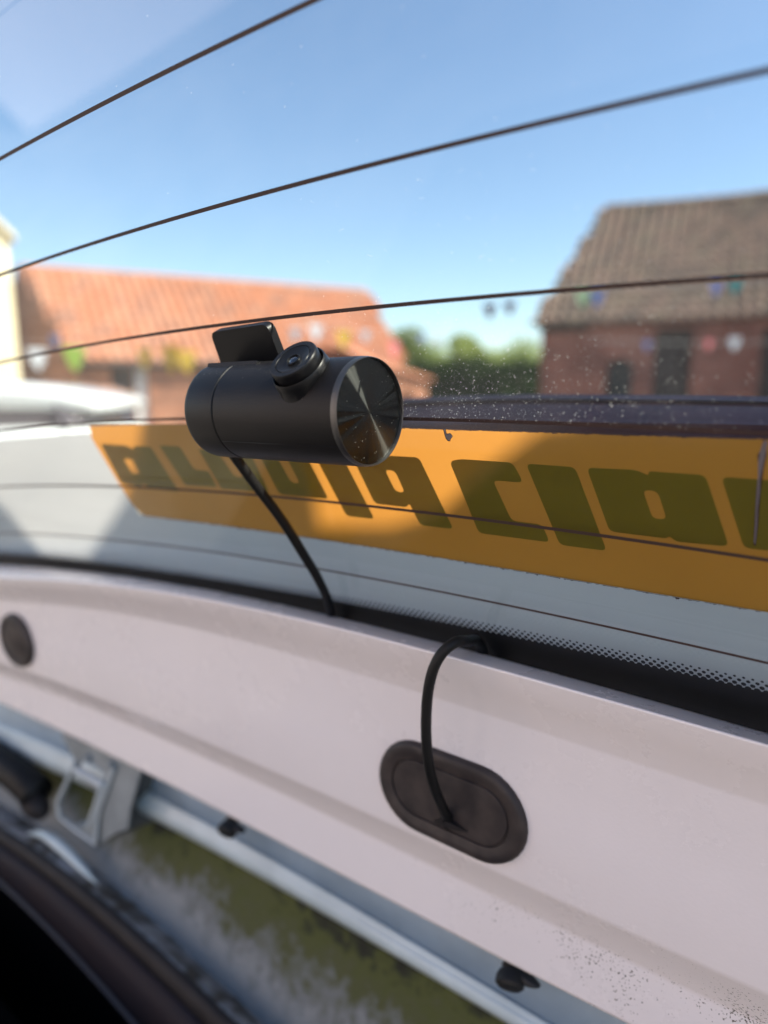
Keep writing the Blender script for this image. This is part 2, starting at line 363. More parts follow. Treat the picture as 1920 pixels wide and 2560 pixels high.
# --- brown-roofed barn on the right
def barn():
    a = at(1325, 16.0); b0 = at(1920, 13.9); t = (b0-a).normalized(); b = a+t*7.6; inw = Vector((-t.y, t.x, 0))
    he = height(812, 16.0)
    root = empty('brick_barn', a, label='dark red brick barn under a brown pantile roof, on the right behind the window glass', category='barn')
    wa = a+inw*.28+t*.1
    def tx(px, d0=16.0):    # distance along the wall where the photograph column px meets it
        k = (px-960)/FPX; p = wa; return (k*p.y-p.x)/(t.x-k*t.y)
    holes = []
    ar0, ar1 = tx(1503), tx(1570)
    arch_top = 1.93
    arch = [(ar0, .02), (ar1, .02), (ar1, arch_top-.25)]+[((ar0+ar1)/2+(ar1-ar0)/2*math.cos(q), arch_top-.25+.3*math.sin(q)) for q in [math.pi*i/8 for i in range(1, 8)]]+[(ar0, arch_top-.25)]
    holes.append(arch)
    d0, d1 = tx(1618), tx(1712)
    holes.append([(d0, .02), (d1, .02), (d1, he-.18), (d0, he-.18)])
    e0, e1 = tx(1880), tx(1990)
    holes.append([(e0, .02), (e1, .02), (e1, he-.2), (e0, he-.2)])
    wall_panel(root, wa, b, he+.1, holes, M['brick_dark'])
    planks(root, wa, t, inw, ar0-.05, ar1+.05, .02, arch_top+.1, M['door_blue'])
    planks(root, wa, t, inw, d0-.05, d1+.05, .02, he-.1, M['timber_dark'])
    planks(root, wa, t, inw, e0-.05, e1+.05, .02, he-.1, M['timber_dark'])
    # end and back walls
    L = (b-wa).length
    for x, nm in ((0, 'end_wall'), (L, 'end_wall')):
        p = wa+t*x; obj(nm, *board_box(p, inw, -t if x == 0 else t, .3, 6.2, 0, he, 0 if x else -.3, .3 if x else 0), M['brick_dark'], root)
    obj('back_wall', *board_box(wa+inw*6.2, t, inw, 0, L, 0, he, 0, .3), M['brick_dark'], root)
    # timber lintel line under the eave
    obj('wall_plate', *board_box(wa, t, inw, -.02, L, he-.16, he-.02, -.04, -.003), M['timber_dark'], root)
    # ridge: on the photograph column 1504 at w metres inwards
    wr = 3.3
    r0p = a+inw*wr
    k = (1482-960)/FPX; s = (k*r0p.y-r0p.x)/(t.x-k*t.y); r0 = r0p+t*s; hr = height(521, r0.y)
    a3 = a+ZV*he; b3 = b+ZV*(he+.0); r03 = r0+ZV*hr; L2 = (b-a).length; r13 = r0+t*(L2-2*s*.5)+ZV*(hr+.12)
    tiled_plane(root, a3, b3, r03, r13, M['tile_brown'], .25, .30, 240, sag=.12)
    ridge_tiles(root, r03, r13, M['tile_brown'][1], sag=.12)
    ridge_tiles(root, a3+ZV*.02, r03, M['tile_brown'][2])
    # far slope and hip
    back0 = wa+inw*6.5-t*.1+ZV*he; back1 = b+inw*6.4+ZV*he
    obj('roof_back', [back0, back1, r13-ZV*.05, r03-ZV*.05], [(0, 1, 2, 3)], M['tile_brown'][1], root)
    obj('roof_hip', [a3-ZV*.04, back0, r03-ZV*.05], [(0, 1, 2)], M['tile_brown'][1], root)
barn()

# --- long orange-roofed outbuilding on the left
def long_building():
    E1 = at(212, 16.5); E2 = at(1010, 21.2); t = (E2-E1).normalized(); inw = Vector((-t.y, t.x, 0)); E0 = at(8, 19.6)
    he = height(905, 17.0); root = empty('long_outbuilding', E1, label='long low building with a bright orange pantile roof, across the yard behind the dash camera', category='building')
    R1 = at(93, 18.6); R1.z = height(668, 18.6)
    e1 = E1+ZV*he; e2 = E2+ZV*he; e0 = E0+ZV*he
    pn = (e2-e1).cross(R1-e1).normalized(); rr = ray(914, 729); R2 = EYE+rr*((e1-EYE).dot(pn)/rr.dot(pn)); print('R2', R2)   # keep the ridge end in the roof plane
    tiled_plane(root, e1, e2, R1, R2, M['tile_red'], .26, .32, 200)
    tiled_plane(root, e0, e1, R1, R1+(e1-e0)*.02, [M['tile_red'][2]], .26, .32, 40)
    ridge_tiles(root, R1, R2, M['tile_red'][2])
    ridge_tiles(root, e1, R1, M['tile_red'][2])
    # right hip down to the lower range
    B2 = E2+inw*5.2+ZV*he
    obj('roof_hip', [e2, B2, R2-ZV*.04], [(0, 1, 2)], M['tile_red'][0], root)
    obj('roof_back', [B2, e0+inw*3, R1-ZV*.05, R2-ZV*.05], [(0, 1, 2, 3)], M['tile_red'][0], root)
    wa = E1+inw*.25+t*.2; wb = E2+inw*.25-t*.15; L = (wb-wa).length
    def tx(px):
        k = (px-960)/FPX; return (k*wa.y-wa.x)/(t.x-k*t.y)
    holes = []; 
    spans = [(290, 345, 'timber_dark'), (350, 380, 'white_paint'), (560, 640, 'timber_dark'), (780, 830, 'timber_dark')]
    for p0, p1, _ in spans:
        a0, a1 = tx(p0), tx(p1); holes.append([(a0, .02), (a1, .02), (a1, he-.12), (a0, he-.12)])
    wall_panel(root, wa, wb, he, holes, M['brick_orange'])
    for p0, p1, mm in spans:
        planks(root, wa, t, inw, tx(p0)-.05, tx(p1)+.05, .02, he-.05, M[mm])
    wall_panel(root, E0+(E1-E0)*.03, E1+(E0-E1)*.02+inw*.15, he, [], M['brick_orange'], name='end_wall')
    obj('gutter', *tube_vf([e1-inw*.06-ZV*.05, e2-inw*.06-ZV*.05], .05, 8), M['timber_dark'], root)
long_building()

# --- small brick outhouse with a dark arch beside it
def outhouse():
    a = at(905, 18.6); b = at(1066, 20.4); he = height(905, 19.4); t = (b-a).normalized(); inw = Vector((-t.y, t.x, 0))
    root = empty('brick_outhouse', a, label='small orange brick lean-to with a dark arched opening, seen just right of the camera disc', category='outbuilding')
    L = (b-a).length; x0, x1 = L*.60, L*.78
    k0 = .9
    arch = [(x0, .02), (x1, .02)]+[((x0+x1)/2+(x1-x0)/2*math.cos(q), k0+.35*math.sin(q)) for q in [math.pi*i/8 for i in range(0, 9)]]
    wall_panel(root, a, b, he, [arch], M['brick_orange'], h2=he-.45)
    obj('back_board', *board_box(a, t, inw, x0-.1, x1+.1, 0, 1.6, .32, .36), M['timber_dark'], root)
    e0 = a-inw*.15+ZV*(he+.02); e1 = b-inw*.15+t*.1+ZV*(he-.43)
    obj('roof', [e0, e1, e1+inw*2+ZV*.5, e0+inw*2+ZV*.8, e0-ZV*.08, e1-ZV*.08, e1+inw*2+ZV*.42, e0+inw*2+ZV*.72], [(0, 1, 2, 3), (4, 7, 6, 5), (0, 4, 5, 1), (1, 5, 6, 2), (2, 6, 7, 3), (3, 7, 4, 0)], M['tile_red'][0], root)
outhouse()

# --- cream house at the far left
def cream_house():
    z1 = height(505, 13.0); ze = height(566, 13.0)
    a = at(-700, 9.5); b = at(70, 13.6); root = empty('cream_house', a, label='cream rendered house end cut by the left edge of the photo', category='house')
    L = (b-a).length; t = (b-a).normalized(); inw = Vector((-.62, .78, 0))
    pk = height(330, 13.2)
    def fn(x, y, s): return a+t*x+ZV*y+inw*(4 if s else 0)
    wd = [(L*.55, 3.0), (L*.75, 3.0), (L*.75, 4.2), (L*.55, 4.2)]
    bm = poly_bm([[(0, 0), (L, 0), (L-.02, ze), (L*.5, pk), (0, ze)]], fn, thick=True)
    bmobj('wall', bm, M['cream'], root)
    obj('window_pane', *board_box(a, t, inw, L*.5, L*.68, 3.2, 4.3, -.02, -.008), M['lens'], root)
    for s, x in ((1, L), (-1, 0)):
        p0 = a+t*(x+s*.12)+ZV*(ze-.12)-inw*.15; p1 = a+t*(L*.5)+ZV*(pk+.02)-inw*.15
        q = [p0, p1, p1+inw*4.3, p0+inw*4.3]; q += [v+ZV*.1 for v in q]
        obj('roof_slope', q, [(0, 1, 2, 3), (4, 7, 6, 5), (0, 4, 5, 1), (1, 5, 6, 2), (2, 6, 7, 3), (3, 7, 4, 0)], M['cream'], root)
cream_house()

# --- unseen house added behind the photographer: bounces warm light onto the panel
def near_house():
    nrm = Vector((.91, .41, 0)).normalized(); t = Vector((-nrm.y, nrm.x, 0)); c = Vector((-5.2, -5.6, 0)); a = c-t*6; L = 13; h = 5.2
    root = empty('added_bounce_house', c, label='pink house added behind the photographer to bounce warm light, outside the frame', category='house')
    m = mat('pink_render', (.80, .67, .62), .9, noise=(1.2, (.76, .63, .58), .2))
    wins = [(1.5, .9), (4.6, .9), (9.5, .9), (1.5, 3.2), (4.6, 3.2), (7.2, 3.2), (9.9, 3.2)]
    holes = [[(x, z), (x+1.1, z), (x+1.1, z+1.2), (x, z+1.2)] for x, z in wins]+[[(7.0, .02), (8.0, .02), (8.0, 2.1), (7.0, 2.1)]]
    def fn(x, y, s): return a+t*x+ZV*y-nrm*(.3*s)
    bmobj('wall', poly_bm([[(0, 0), (L, 0), (L, h), (0, h)]]+holes, fn, thick=True), m, root)
    for x, z in wins:
        f = obj('window_frame', *board_box(a, t, -nrm, x-.02, x+1.12, z-.02, z+1.22, .12, .2), M['white_paint'], root)
        obj('pane', *board_box(a, t, -nrm, x+.08, x+1.02, z+.08, z+1.12, .10, .118), M['lens'], f)
    obj('door', *board_box(a, t, -nrm, 6.98, 8.02, .02, 2.12, .1, .16), M['door_blue'], root)
    q = [a-t*.3+nrm*.3+ZV*h, a+t*(L+.3)+nrm*.3+ZV*h, a+t*(L+.3)-nrm*3.5+ZV*(h+2.6), a-t*.3-nrm*3.5+ZV*(h+2.6)]; q += [v+ZV*.12 for v in q]
    obj('roof', q, [(0, 3, 2, 1), (4, 5, 6, 7), (0, 1, 5, 4), (1, 2, 6, 5), (2, 3, 7, 6), (3, 0, 4, 7)], M['tile_red'][2], root)
near_house()

# --- hedge and trees
def leaf_cloud(name, cents, n, size, m, parent, clumps=None):
    V = []; F = []
    for i in range(n):
        c, r = cents[rng.integers(len(cents))]
        d = rng.normal(size=3); d /= np.linalg.norm(d); rr = rng.random()**.45
        p = np.array(c)+d*np.array(r)*rr
        a = rng.normal(size=3); a /= np.linalg.norm(a); b = np.cross(a, rng.normal(size=3)); b /= np.linalg.norm(b)
        s = size*(.6+rng.random()*.8); k = len(V)
        V += [p-a*s, p+b*s*.45, p+a*s, p-b*s*.45]; F.append((k, k+1, k+2, k+3))
    return obj(name, V, F, m, parent, kind='stuff')
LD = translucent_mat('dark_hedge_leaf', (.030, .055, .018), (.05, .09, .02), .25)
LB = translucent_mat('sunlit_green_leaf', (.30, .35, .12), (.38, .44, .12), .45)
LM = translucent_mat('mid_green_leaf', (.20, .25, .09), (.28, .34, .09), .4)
M['bark'] = mat('bark', (.08, .06, .045), .9, bump=(30, .4, .02))
def hedge():
    d = 26.0; x0 = at(1035, d).x; x1 = at(1420, d).x; top = height(888, d)
    root = empty('clipped_hedge', ((x0+x1)/2, d, 0), label='dark green clipped hedge between the orange and the brown roofed buildings', category='hedge')
    cents = []
    for i in range(60):
        cents.append(((x0+rng.random()*(x1-x0), d+rng.random()*.8, .2+rng.random()*(top-.5)), (.5, .5, .45)))
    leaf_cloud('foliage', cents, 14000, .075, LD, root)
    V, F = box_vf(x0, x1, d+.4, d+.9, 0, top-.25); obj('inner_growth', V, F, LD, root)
    for i in range(8):
        x = x0+(i+.5)*(x1-x0)/8; tube('stem', [Vector((x, d+.2, 0)), Vector((x+.05, d+.25, .7)), Vector((x, d+.3, top-.6))], [.04, .035, .02], M['bark'], root, 7)
hedge()
def tree(name, px, d, topy, cr, label, m, n=5200, trunk=.11):
    c = at(px, d); zt = height(topy, d); root = empty(name, c, label=label, category='tree', group='trees beyond the hedge')
    zc = zt-cr*.9
    tube('trunk', [Vector((c.x, c.y, 0)), Vector((c.x+.08, c.y, zc*.5)), Vector((c.x-.05, c.y, zc))], [trunk, trunk*.8, trunk*.5], M['bark'], root, 8)
    cents = []
    for i in range(9):
        q = rng.normal(size=3); q /= np.linalg.norm(q); q *= cr*.62
        cents.append(((c.x+q[0], c.y+q[1], zc+q[2]*.75), (cr*.42, cr*.42, cr*.36)))
        if i < 5: tube('limb', [Vector((c.x, c.y, zc*.75)), Vector((c.x+q[0]*.4, c.y+q[1]*.4, zc*.85)), Vector((c.x+q[0], c.y+q[1], zc+q[2]*.7))], [trunk*.4, trunk*.3, trunk*.12], M['bark'], root, 6)
    leaf_cloud('crown', cents, n, .09, m, root)
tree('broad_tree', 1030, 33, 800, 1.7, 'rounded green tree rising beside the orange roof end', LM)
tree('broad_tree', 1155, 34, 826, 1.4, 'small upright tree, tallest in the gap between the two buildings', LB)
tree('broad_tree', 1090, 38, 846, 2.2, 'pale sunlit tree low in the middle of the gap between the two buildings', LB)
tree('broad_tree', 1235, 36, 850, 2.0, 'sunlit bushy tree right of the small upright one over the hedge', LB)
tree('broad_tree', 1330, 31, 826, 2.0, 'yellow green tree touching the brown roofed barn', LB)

# --- bunting across the yard
M['flags'] = {k: translucent_mat('flag_'+k, c, c, .5) for k, c in dict(pale_green=(.5, .68, .45), blue=(.12, .2, .5), slate_blue=(.3, .38, .62), teal=(.12, .42, .42), plum=(.16, .07, .14), pink=(.8, .3, .32), white=(.8, .82, .85), yellow=(.75, .55, .1), lime=(.45, .62, .12)).items()}
def bunting(label, pts, d0, d1, flags):
    """flags: (px, py, colour, size)"""
    P = []
    for i, (x, y) in enumerate(pts):
        d = d0+(d1-d0)*i/(len(pts)-1); p = at(x, d); p.z = height(y, d); P.append(p)
    path = catmull(P, 6); root = empty('bunting', P[0], label=label, category='bunting', group='bunting strung over the yard')
    tube('cord', path, .0022, M['white_paint'], root, 5)
    xs = [p[0] for p in pts]
    for px, py, col, sz in flags:
        f = (px-xs[0])/(xs[-1]-xs[0]); d = d0+(d1-d0)*f; p = at(px, d); p.z = height(py, d)+sz*.6
        rr = ray(px, py); sz *= .88; dirx = (P[-1]-P[0]).normalized(); tw = random.uniform(-.5, .5); dx = Matrix.Rotation(tw, 3, 'Z') @ dirx; dx.z = 0
        nn = Vector((-dx.y, dx.x, 0))*.003
        V = [p-dx*sz*.5, p+dx*sz*.5, p+dx*sz*.28-ZV*sz*.75, p-ZV*sz*1.15+nn*6, p-dx*sz*.28-ZV*sz*.75]; V2 = [v+nn for v in V]
        obj('flag', V+V2, [(0, 1, 2, 3, 4), (9, 8, 7, 6, 5)]+[(i, (i+1) % 5, 5+(i+1) % 5, 5+i) for i in range(5)], M['flags'][col], root)
bunting('bunting with pale green, blue and teal flags in front of the brown barn roof', [(1140, 775), (1300, 735), (1560, 715), (1800, 705), (2000, 690)], 9, 7.5,
        [(1215, 783, 'plum', .19), (1263, 775, 'plum', .17), (1438, 752, 'pale_green', .2), (1473, 752, 'slate_blue', .2), (1757, 727, 'blue', .17), (1802, 722, 'teal', .17)])
bunting('bunting with pink and pale blue flags in front of the barn wall', [(1450, 850), (1700, 858), (1900, 855), (2050, 845)], 9.5, 9,
        [(1751, 866, 'pink', .14), (1812, 864, 'white', .17), (1925, 862, 'white', .17), (1600, 868, 'slate_blue', .13)])
bunting('bunting with white, yellow and pink flags before the right end of the orange roof', [(700, 800), (850, 815), (1060, 850), (1120, 800)], 10, 11,
        [(745, 842, 'white', .2), (795, 838, 'white', .24), (862, 855, 'yellow', .26), (915, 846, 'white', .18), (985, 880, 'pink', .26), (1052, 850, 'slate_blue', .16), (1090, 858, 'white', .15)])
bunting('bunting with blue, lime and yellow flags before the left end of the orange roof', [(60, 850), (300, 880), (520, 895), (640, 860)], 11, 11,
        [(160, 860, 'slate_blue', .24), (205, 905, 'lime', .4), (115, 905, 'white', .34), (375, 905, 'yellow', .34), (440, 908, 'yellow', .44), (478, 912, 'yellow', .36)])

# --- white parked car seen low on the left
def parked_car():
    d = 6.3; cx = at(30, d).x; zt = height(951, d)
    root = empty('parked_car', (cx, d, 0), label='white parked car with its curved roof showing behind the left end of the window', category='car')
    WP = mat('white_gloss_paint', (.85, .87, .84), .18, coat=1); BK = mat('dark_car_glass', (.10, .085, .095), .08)
    def loft(name, secs, m, cap=True):
        V = []; F = []; n = len(secs[0])
        for s in secs: V += s
        for i in range(len(secs)-1):
            for k in range(n): F.append((i*n+k, i*n+(k+1) % n, (i+1)*n+(k+1) % n, (i+1)*n+k))
        if cap: F += [tuple(range(n))[::-1], tuple((len(secs)-1)*n+k for k in range(n))]
        return obj(name, V, F, m, root, True)
    def sec(x, z0, z1, hw, rnd=.12, tum=.0):
        pts = []
        for sx, sz in ((-1, -1), (1, -1), (1, 1), (-1, 1)):
            for q in range(5):
                a = math.atan2(sz, sx)+R(-45+22.5*q)
                yy = sx*(hw-rnd)+rnd*math.cos(a); zz = ((z0 if sz < 0 else z1)-sz*rnd)+rnd*math.sin(a)
                yy *= (1-tum*max(0, (zz-z0)/(z1-z0)))
                pts.append(Vector((cx+x, d+.9+yy, zz)))
        return pts
    X0 = at(225, d).x-cx
    # body along X: nose to the left, tail at X0
    loft('body', [sec(X0-4.1, .3, .65, .7), sec(X0-3.9, .25, .78, .82), sec(X0-2.9, .22, .9, .86), sec(X0-.6, .22, .95, .87), sec(X0-.05, .3, .93, .84), sec(X0+.03, .35, .75, .78)], WP)
    loft('cabin_glass', [sec(X0-2.7, .9, .96, .78, .03), sec(X0-2.2, .9, zt-.14, .72, .05, .1), sec(X0-.5, .9, zt-.14, .72, .05, .1), sec(X0-.12, .9, 1.0, .76, .03)], BK)
    loft('roof', [sec(X0-2.6, zt-.27, zt-.2, .66, .03), sec(X0-2.1, zt-.27, zt-.03, .74, .10), sec(X0-1.3, zt-.27, zt, .76, .11), sec(X0-.75, zt-.27, zt-.015, .75, .11), sec(X0-.35, zt-.28, zt-.06, .73, .09), sec(X0-.06, zt-.29, zt-.15, .70, .05), sec(X0+.02, zt-.27, zt-.2, .66, .03)], WP)
    for x in (X0-2.45, X0-1.3, X0-.3):
        tube('pillar', [Vector((cx+x-(.1 if x < X0-2 else -.05), d+.9-.8, .92)), Vector((cx+x+(.25 if x < X0-2 else -.1), d+.9-.68, zt-.16))], .022, BK, root, 8)
    for x in (X0-3.3, X0-.75):
        for y in (d+.12, d+1.68):
            wv = []; tyre = tube('wheel', [Vector((cx+x, y-.1, .32)), Vector((cx+x, y+.1, .32))], .32, M['rubber'], root, 20)
            tube('rim', [Vector((cx+x, y-.11, .32)), Vector((cx+x, y+.11, .32))], .2, M['cam_rim'], root, 16)
    for y in (d+.1, d+1.6):
        obj('tail_lamp', *box_vf(cx+X0-.12, cx+X0+.0, y, y+.12, .65, .88), mat('red_lamp', (.4, .01, .01), .2), root)
    obj('door_handle', *box_vf(cx+X0-1.0, cx+X0-.85, d-.02, d+.03, .82, .85), WP, root)
parked_car()

# --- unseen sun blocker added beyond the right edge: the sun comes over its top
FX = .60
def sun_hit(px, py, off=.004):
    u, k = glass_uv(px, py); p = G(u, k, off); s = (FX-p.x)/sdir.x; q = p+sdir*s; return (q.y, q.z)
def sun_blocker():
    root = empty('added_sun_blocker', (FX, -.1, 1.1), label='white sheet added outside the frame beyond the right edge to shape the sun patches', category='car panel')
    # its top outline is cut to lay the sun patches on banner and film
    L = [sun_hit(-100, 1200), sun_hit(0, 1290), sun_hit(90, 1400), sun_hit(200, 1410), sun_hit(290, 1270), sun_hit(320, 1180), sun_hit(340, 1030), sun_hit(640, 1000), sun_hit(700, 1100), sun_hit(740, 1330), sun_hit(960, 1335), sun_hit(1080, 1300), sun_hit(1200, 1190), sun_hit(1340, 1085), sun_hit(1620, 1045), sun_hit(1920, 1030)]
    print('panel top', [(round(a, 3), round(b, 3)) for a, b in L])
    y0, z0 = L[0]; y1, z1 = L[-1]
    out = [(y0+.5, .7), (y0+.5, z0-.02)]+L+[(y1-.6, z1+.02), (y1-.6, .7)]
    bm = poly_bm([out], lambda x, y, s: Vector((FX+.02*s, x, y)), thick=True)
    bmobj('outer_skin', bm, M['paint'], root)  # white sheet of the added blocker
sun_blocker()

# ------------------------------------------------------------------ the car's tailgate
TG = empty('car_tailgate', on_panel(960, 1600, 0), label='white painted car tailgate frame with heated rear window, seen from inside the car', category='car tailgate')
KTOP, KBOT = 11.5, -1.7
UA, UB = -.62, .30
GT = .0035
def glass_grid(u0, u1, k0f, k1f, off, nu, nk, name, m, parent, thick=0.0, smooth=True, **kw):
    V = []; F = []
    for s in ((0, 1) if thick else (0,)):
        for j in range(nk+1):
            for i in range(nu+1):
                u = u0+(u1-u0)*i/nu; a = k0f(u); b = k1f(u); V.append(G(u, a+(b-a)*j/nk, off+s*thick))
    n = nu+1; tot = n*(nk+1)
    for j in range(nk):
        for i in range(nu):
            q = (j*n+i, j*n+i+1, (j+1)*n+i+1, (j+1)*n+i); F.append(q)
            if thick: F.append(tuple(tot+x for x in q[::-1]))
    if thick:
        for i in range(nu):
            F.append((i, tot+i, tot+i+1, i+1)); b = nk*n; F.append((b+i, b+i+1, tot+b+i+1, tot+b+i))
        for j in range(nk):
            a, b = j*n, (j+1)*n; F.append((a, b, tot+b, tot+a)); a += nu; b += nu; F.append((a, tot+a, tot+b, b))
    return obj(name, V, F, m, parent, smooth, **kw)
pane = glass_grid(UA, UB, lambda u: KBOT, lambda u: KTOP, 0, 60, 30, 'window_pane', M['glass'], TG, thick=GT)
sharp(pane)
# heater wires printed on the inside
for k in range(0, 11):
    wd = .0005 if k != 0 else .0004
    glass_grid(UA+.02, UB-.02, lambda u, k=k: k-wd/S, lambda u, k=k: k+wd/S, -.00012, 90, 1, 'heater_wire', M['heater'], TG)
# black border print, its upper edge scalloped by the dots
kf = np.poly1d(np.polyfit([glass_uv(*p)[0] for p in ((0, 1383), (347, 1424), (855, 1508), (1200, 1570), (1560, 1648), (1920, 1738))], [glass_uv(*p)[1] for p in ((0, 1383), (347, 1424), (855, 1508), (1200, 1570), (1560, 1648), (1920, 1738))], 2))
kb = lambda u: float(kf(u))
glass_grid(UA, UB, lambda u: KBOT+.1, kb, -.0001, 80, 4, 'border_print', M['frit'], TG)
V = []; F = []
u = UA+.01; i = 0
DP = .002
while u < UB-.01:
    for row, (dk, r) in enumerate(((.0, .00078), (.00115, .00062), (.0023, .00050), (.00335, .00036))):
        uu = u+(DP/2 if row % 2 else 0); kk = kb(uu)+dk/S; b = len(V)
        ns = 8 if uu > -.12 else 5
        for q in range(ns):
            a = 2*math.pi*q/ns; V.append(G(uu+r*math.cos(a), kk+r*math.sin(a)/S, -.0001))
        F.append(tuple(range(b, b+ns)))
    u += DP
obj('border_dots', V, F, M['frit'], TG, kind='stuff')

# ------------------------------------------------------------------ white vinyl and amber dealer banner on the outside of the glass
def edge_fn(pts, deg=3):
    q = [glass_uv(*p, GT+.0005) for p in pts]; pf = np.poly1d(np.polyfit([a for a, b in q], [b for a, b in q], deg)); return lambda u: float(pf(u)), q
top_fn, tq = edge_fn([(213, 1066), (463, 1060), (1018, 1071), (1394, 1081), (1654, 1091), (1909, 1097)])
bot_fn, bq = edge_fn([(360, 1290), (463, 1302), (695, 1333), (960, 1373), (1191, 1407), (1423, 1451), (1654, 1485), (1920, 1531)])
VF = empty('window_film', G(0, 1.2, GT), label='pale blue white vinyl film covering the bottom strip of the rear window', category='window film')
def film_top(u): return top_fn(max(u, -.14))+.05+.012*math.sin(u*900)*.3
FILM_HERE = 1
WB = empty('dealer_banner', G(0, 1.5, GT), label='amber vinyl banner with upside down olive lettering along the rear window', category='banner')
# banner outline: slanted, rounded left end
lt = glass_uv(211, 1066, GT+.0005); lb = glass_uv(345, 1287, GT+.0005)
def bfn(u, k, s): return G(u, k, GT+.0005)
rip = [Z4(1640, 168), Z4(1628, 210), Z4(1618, 290), Z4(1612, 380), Z4(1605, 500), Z4(1600, 618)]
ripR = [Z4(1657, 170), Z4(1646, 230), Z4(1634, 300), Z4(1620, 400), Z4(1613, 520), Z4(1604, 622)]
# body as a grid so that it follows the glass
def ban_left(k):   # left end as function of k
    (u0, k0), (u1, k1) = lt, lb
    return u0+(u1-u0)*(k0-k)/(k0-k1)
Vb = []; Fb = []; nu, nk = 70, 8
UR = glass_uv(*Z4(1606, 500))[0]
for j in range(nk+1):
    for i in range(nu+1):
        fk = j/nk
        ul = ban_left(lt[1]+(lb[1]-lt[1])*(1-fk))
        if j == 0: ul += .0045
        if j == 1: ul += .0003
        if j == nk: ul += .004
        u = ul+(UB-.03-ul)*i/nu; kk = bot_fn(u)+(top_fn(u)-bot_fn(u))*fk
        Vb.append(G(u, kk, GT+.0005))
n = nu+1
for j in range(nk):
    for i in range(nu): Fb.append((j*n+i, j*n+i+1, (j+1)*n+i+1, (j+1)*n+i))
obj('banner_sheet', Vb, Fb, M['amber'], WB, True)
Vf = []; Ff = []; nu, nk = 50, 14
for j in range(nk+1):
    for i in range(nu+1):
        fk = j/nk; k = -.9+(lt[1]+.04+.9)*fk; kk_ = min(k, lt[1]); ul = ban_left(max(kk_, lb[1]))+.0006
        Vf.append(G(UA+.02+(ul-UA-.02)*i/nu, kb(UA+.02+(ul-UA-.02)*i/nu)-.5+(k+.9), GT+.0009))
n = nu+1
for j in range(nk):
    for i in range(nu): Ff.append((j*n+i, j*n+i+1, (j+1)*n+i+1, (j+1)*n+i))
obj('film', Vf, Ff, M['film'], VF, True)
glass_grid(ban_left(lb[1])+.0006, UB-.02, lambda u: kb(u)-.5, lambda u: bot_fn(u)+.012, GT+.0009, 120, 8, 'film', M['film'], VF)
def flat_poly(name, loops, off, m, parent, rnd=0, **kw):
    lp = []
    for l in loops:
        q = [glass_uv(*p, off) for p in l]
        q = [(a, b*S) for a, b in q]
        if rnd: q = round_loop(q, rnd, 4)
        lp.append(q)
    bm = poly_bm(lp, lambda x, y, s: G(x, y/S, off)); return bmobj(name, bm, m, parent, **kw)
LET = {}
LET['c'] = ([Z4(*p) for p in ((283, 265), (330, 255), (555, 270), (602, 357), (470, 347), (552, 522), (683, 538), (716, 615), (410, 575))],)
LET['l'] = ([Z4(*p) for p in ((613, 275), (825, 290), (962, 652), (760, 626))],)
LET['a'] = ([Z4(*p) for p in ((875, 292), (1090, 302), (1143, 326), (1143, 308), (1388, 324), (1490, 633), (1262, 612), (1233, 588), (1218, 598), (975, 568))], [Z4(*p) for p in ((1118, 388), (1182, 394), (1222, 516), (1160, 512))])
LET['r'] = ([Z4(*p) for p in ((1457, 332), (1720, 350), (1810, 665), (1555, 640))],)
LET['d'] = ([Z1(*p) for p in ((1115, 915), (1530, 935), (1741, 1373), (1540, 1350), (1472, 1216), (1455, 1240), (1262, 1218))], [Z1(*p) for p in ((1322, 1010), (1385, 1018), (1445, 1152), (1388, 1143))])
LET['l2'] = ([Z1(*p) for p in ((885, 905), (1055, 915), (1260, 1312), (1090, 1294))],)
LET['o'] = ([Z1(*p) for p in ((545, 900), (835, 912), (980, 1190), (680, 1160))], [Z1(*p) for p in ((655, 915), (715, 922), (805, 1095), (750, 1088))])
LET['n'] = ([Z1(*p) for p in ((185, 885), (295, 892), (405, 1050), (455, 1058), (385, 898), (500, 903), (615, 1148), (325, 1128))],)
LET['r2'] = ([Z1(*p) for p in ((-55, 862), (70, 868), (160, 1010), (250, 1020), (300, 1118), (105, 1105))],)
LET['a2'] = ([Z2(*p) for p in ((435, 880), (545, 888), (578, 905), (578, 890), (650, 893), (775, 1088), (650, 1074), (622, 1052), (605, 1064), (525, 1052))], [Z2(*p) for p in ((535, 945), (570, 948), (605, 1010), (570, 1008))])
for nm, lp in LET.items():
    flat_poly('letter', lp, GT+.00028, M['ink'], WB, rnd=.0016 if nm not in ('r2', 'a2', 'n') else .0012)
# the crack, the chip and dirt along the banner's edges
flat_poly('crack', [[Z4(1638, 180), Z4(1659, 175), Z4(1648, 235), Z4(1634, 300), Z4(1625, 345), Z4(1623, 400), Z4(1614, 470), Z4(1612, 540), Z4(1604, 624), Z4(1598, 612), Z4(1604, 520), Z4(1607, 450), Z4(1611, 395), Z4(1616, 330), Z4(1616, 270), Z4(1624, 225)]], GT+.00015, M['peel'], WB)
flat_poly('crack_grime', [[Z4(1640, 170), Z4(1628, 215), Z4(1612, 240), Z4(1620, 300), Z4(1608, 400), Z4(1600, 520), Z4(1596, 625), Z4(1606, 632), Z4(1617, 540), Z4(1628, 400), Z4(1640, 300), Z4(1654, 235), Z4(1652, 190)]], GT+.00022, M['grime'], WB)
flat_poly('chip', [[Z4(258, 128), Z4(263, 127), Z4(269, 148), Z4(286, 146), Z4(295, 158), Z4(288, 164), Z4(284, 176), Z4(276, 174), Z4(270, 166), Z4(265, 152)]], GT+.00015, M['peel'], WB)
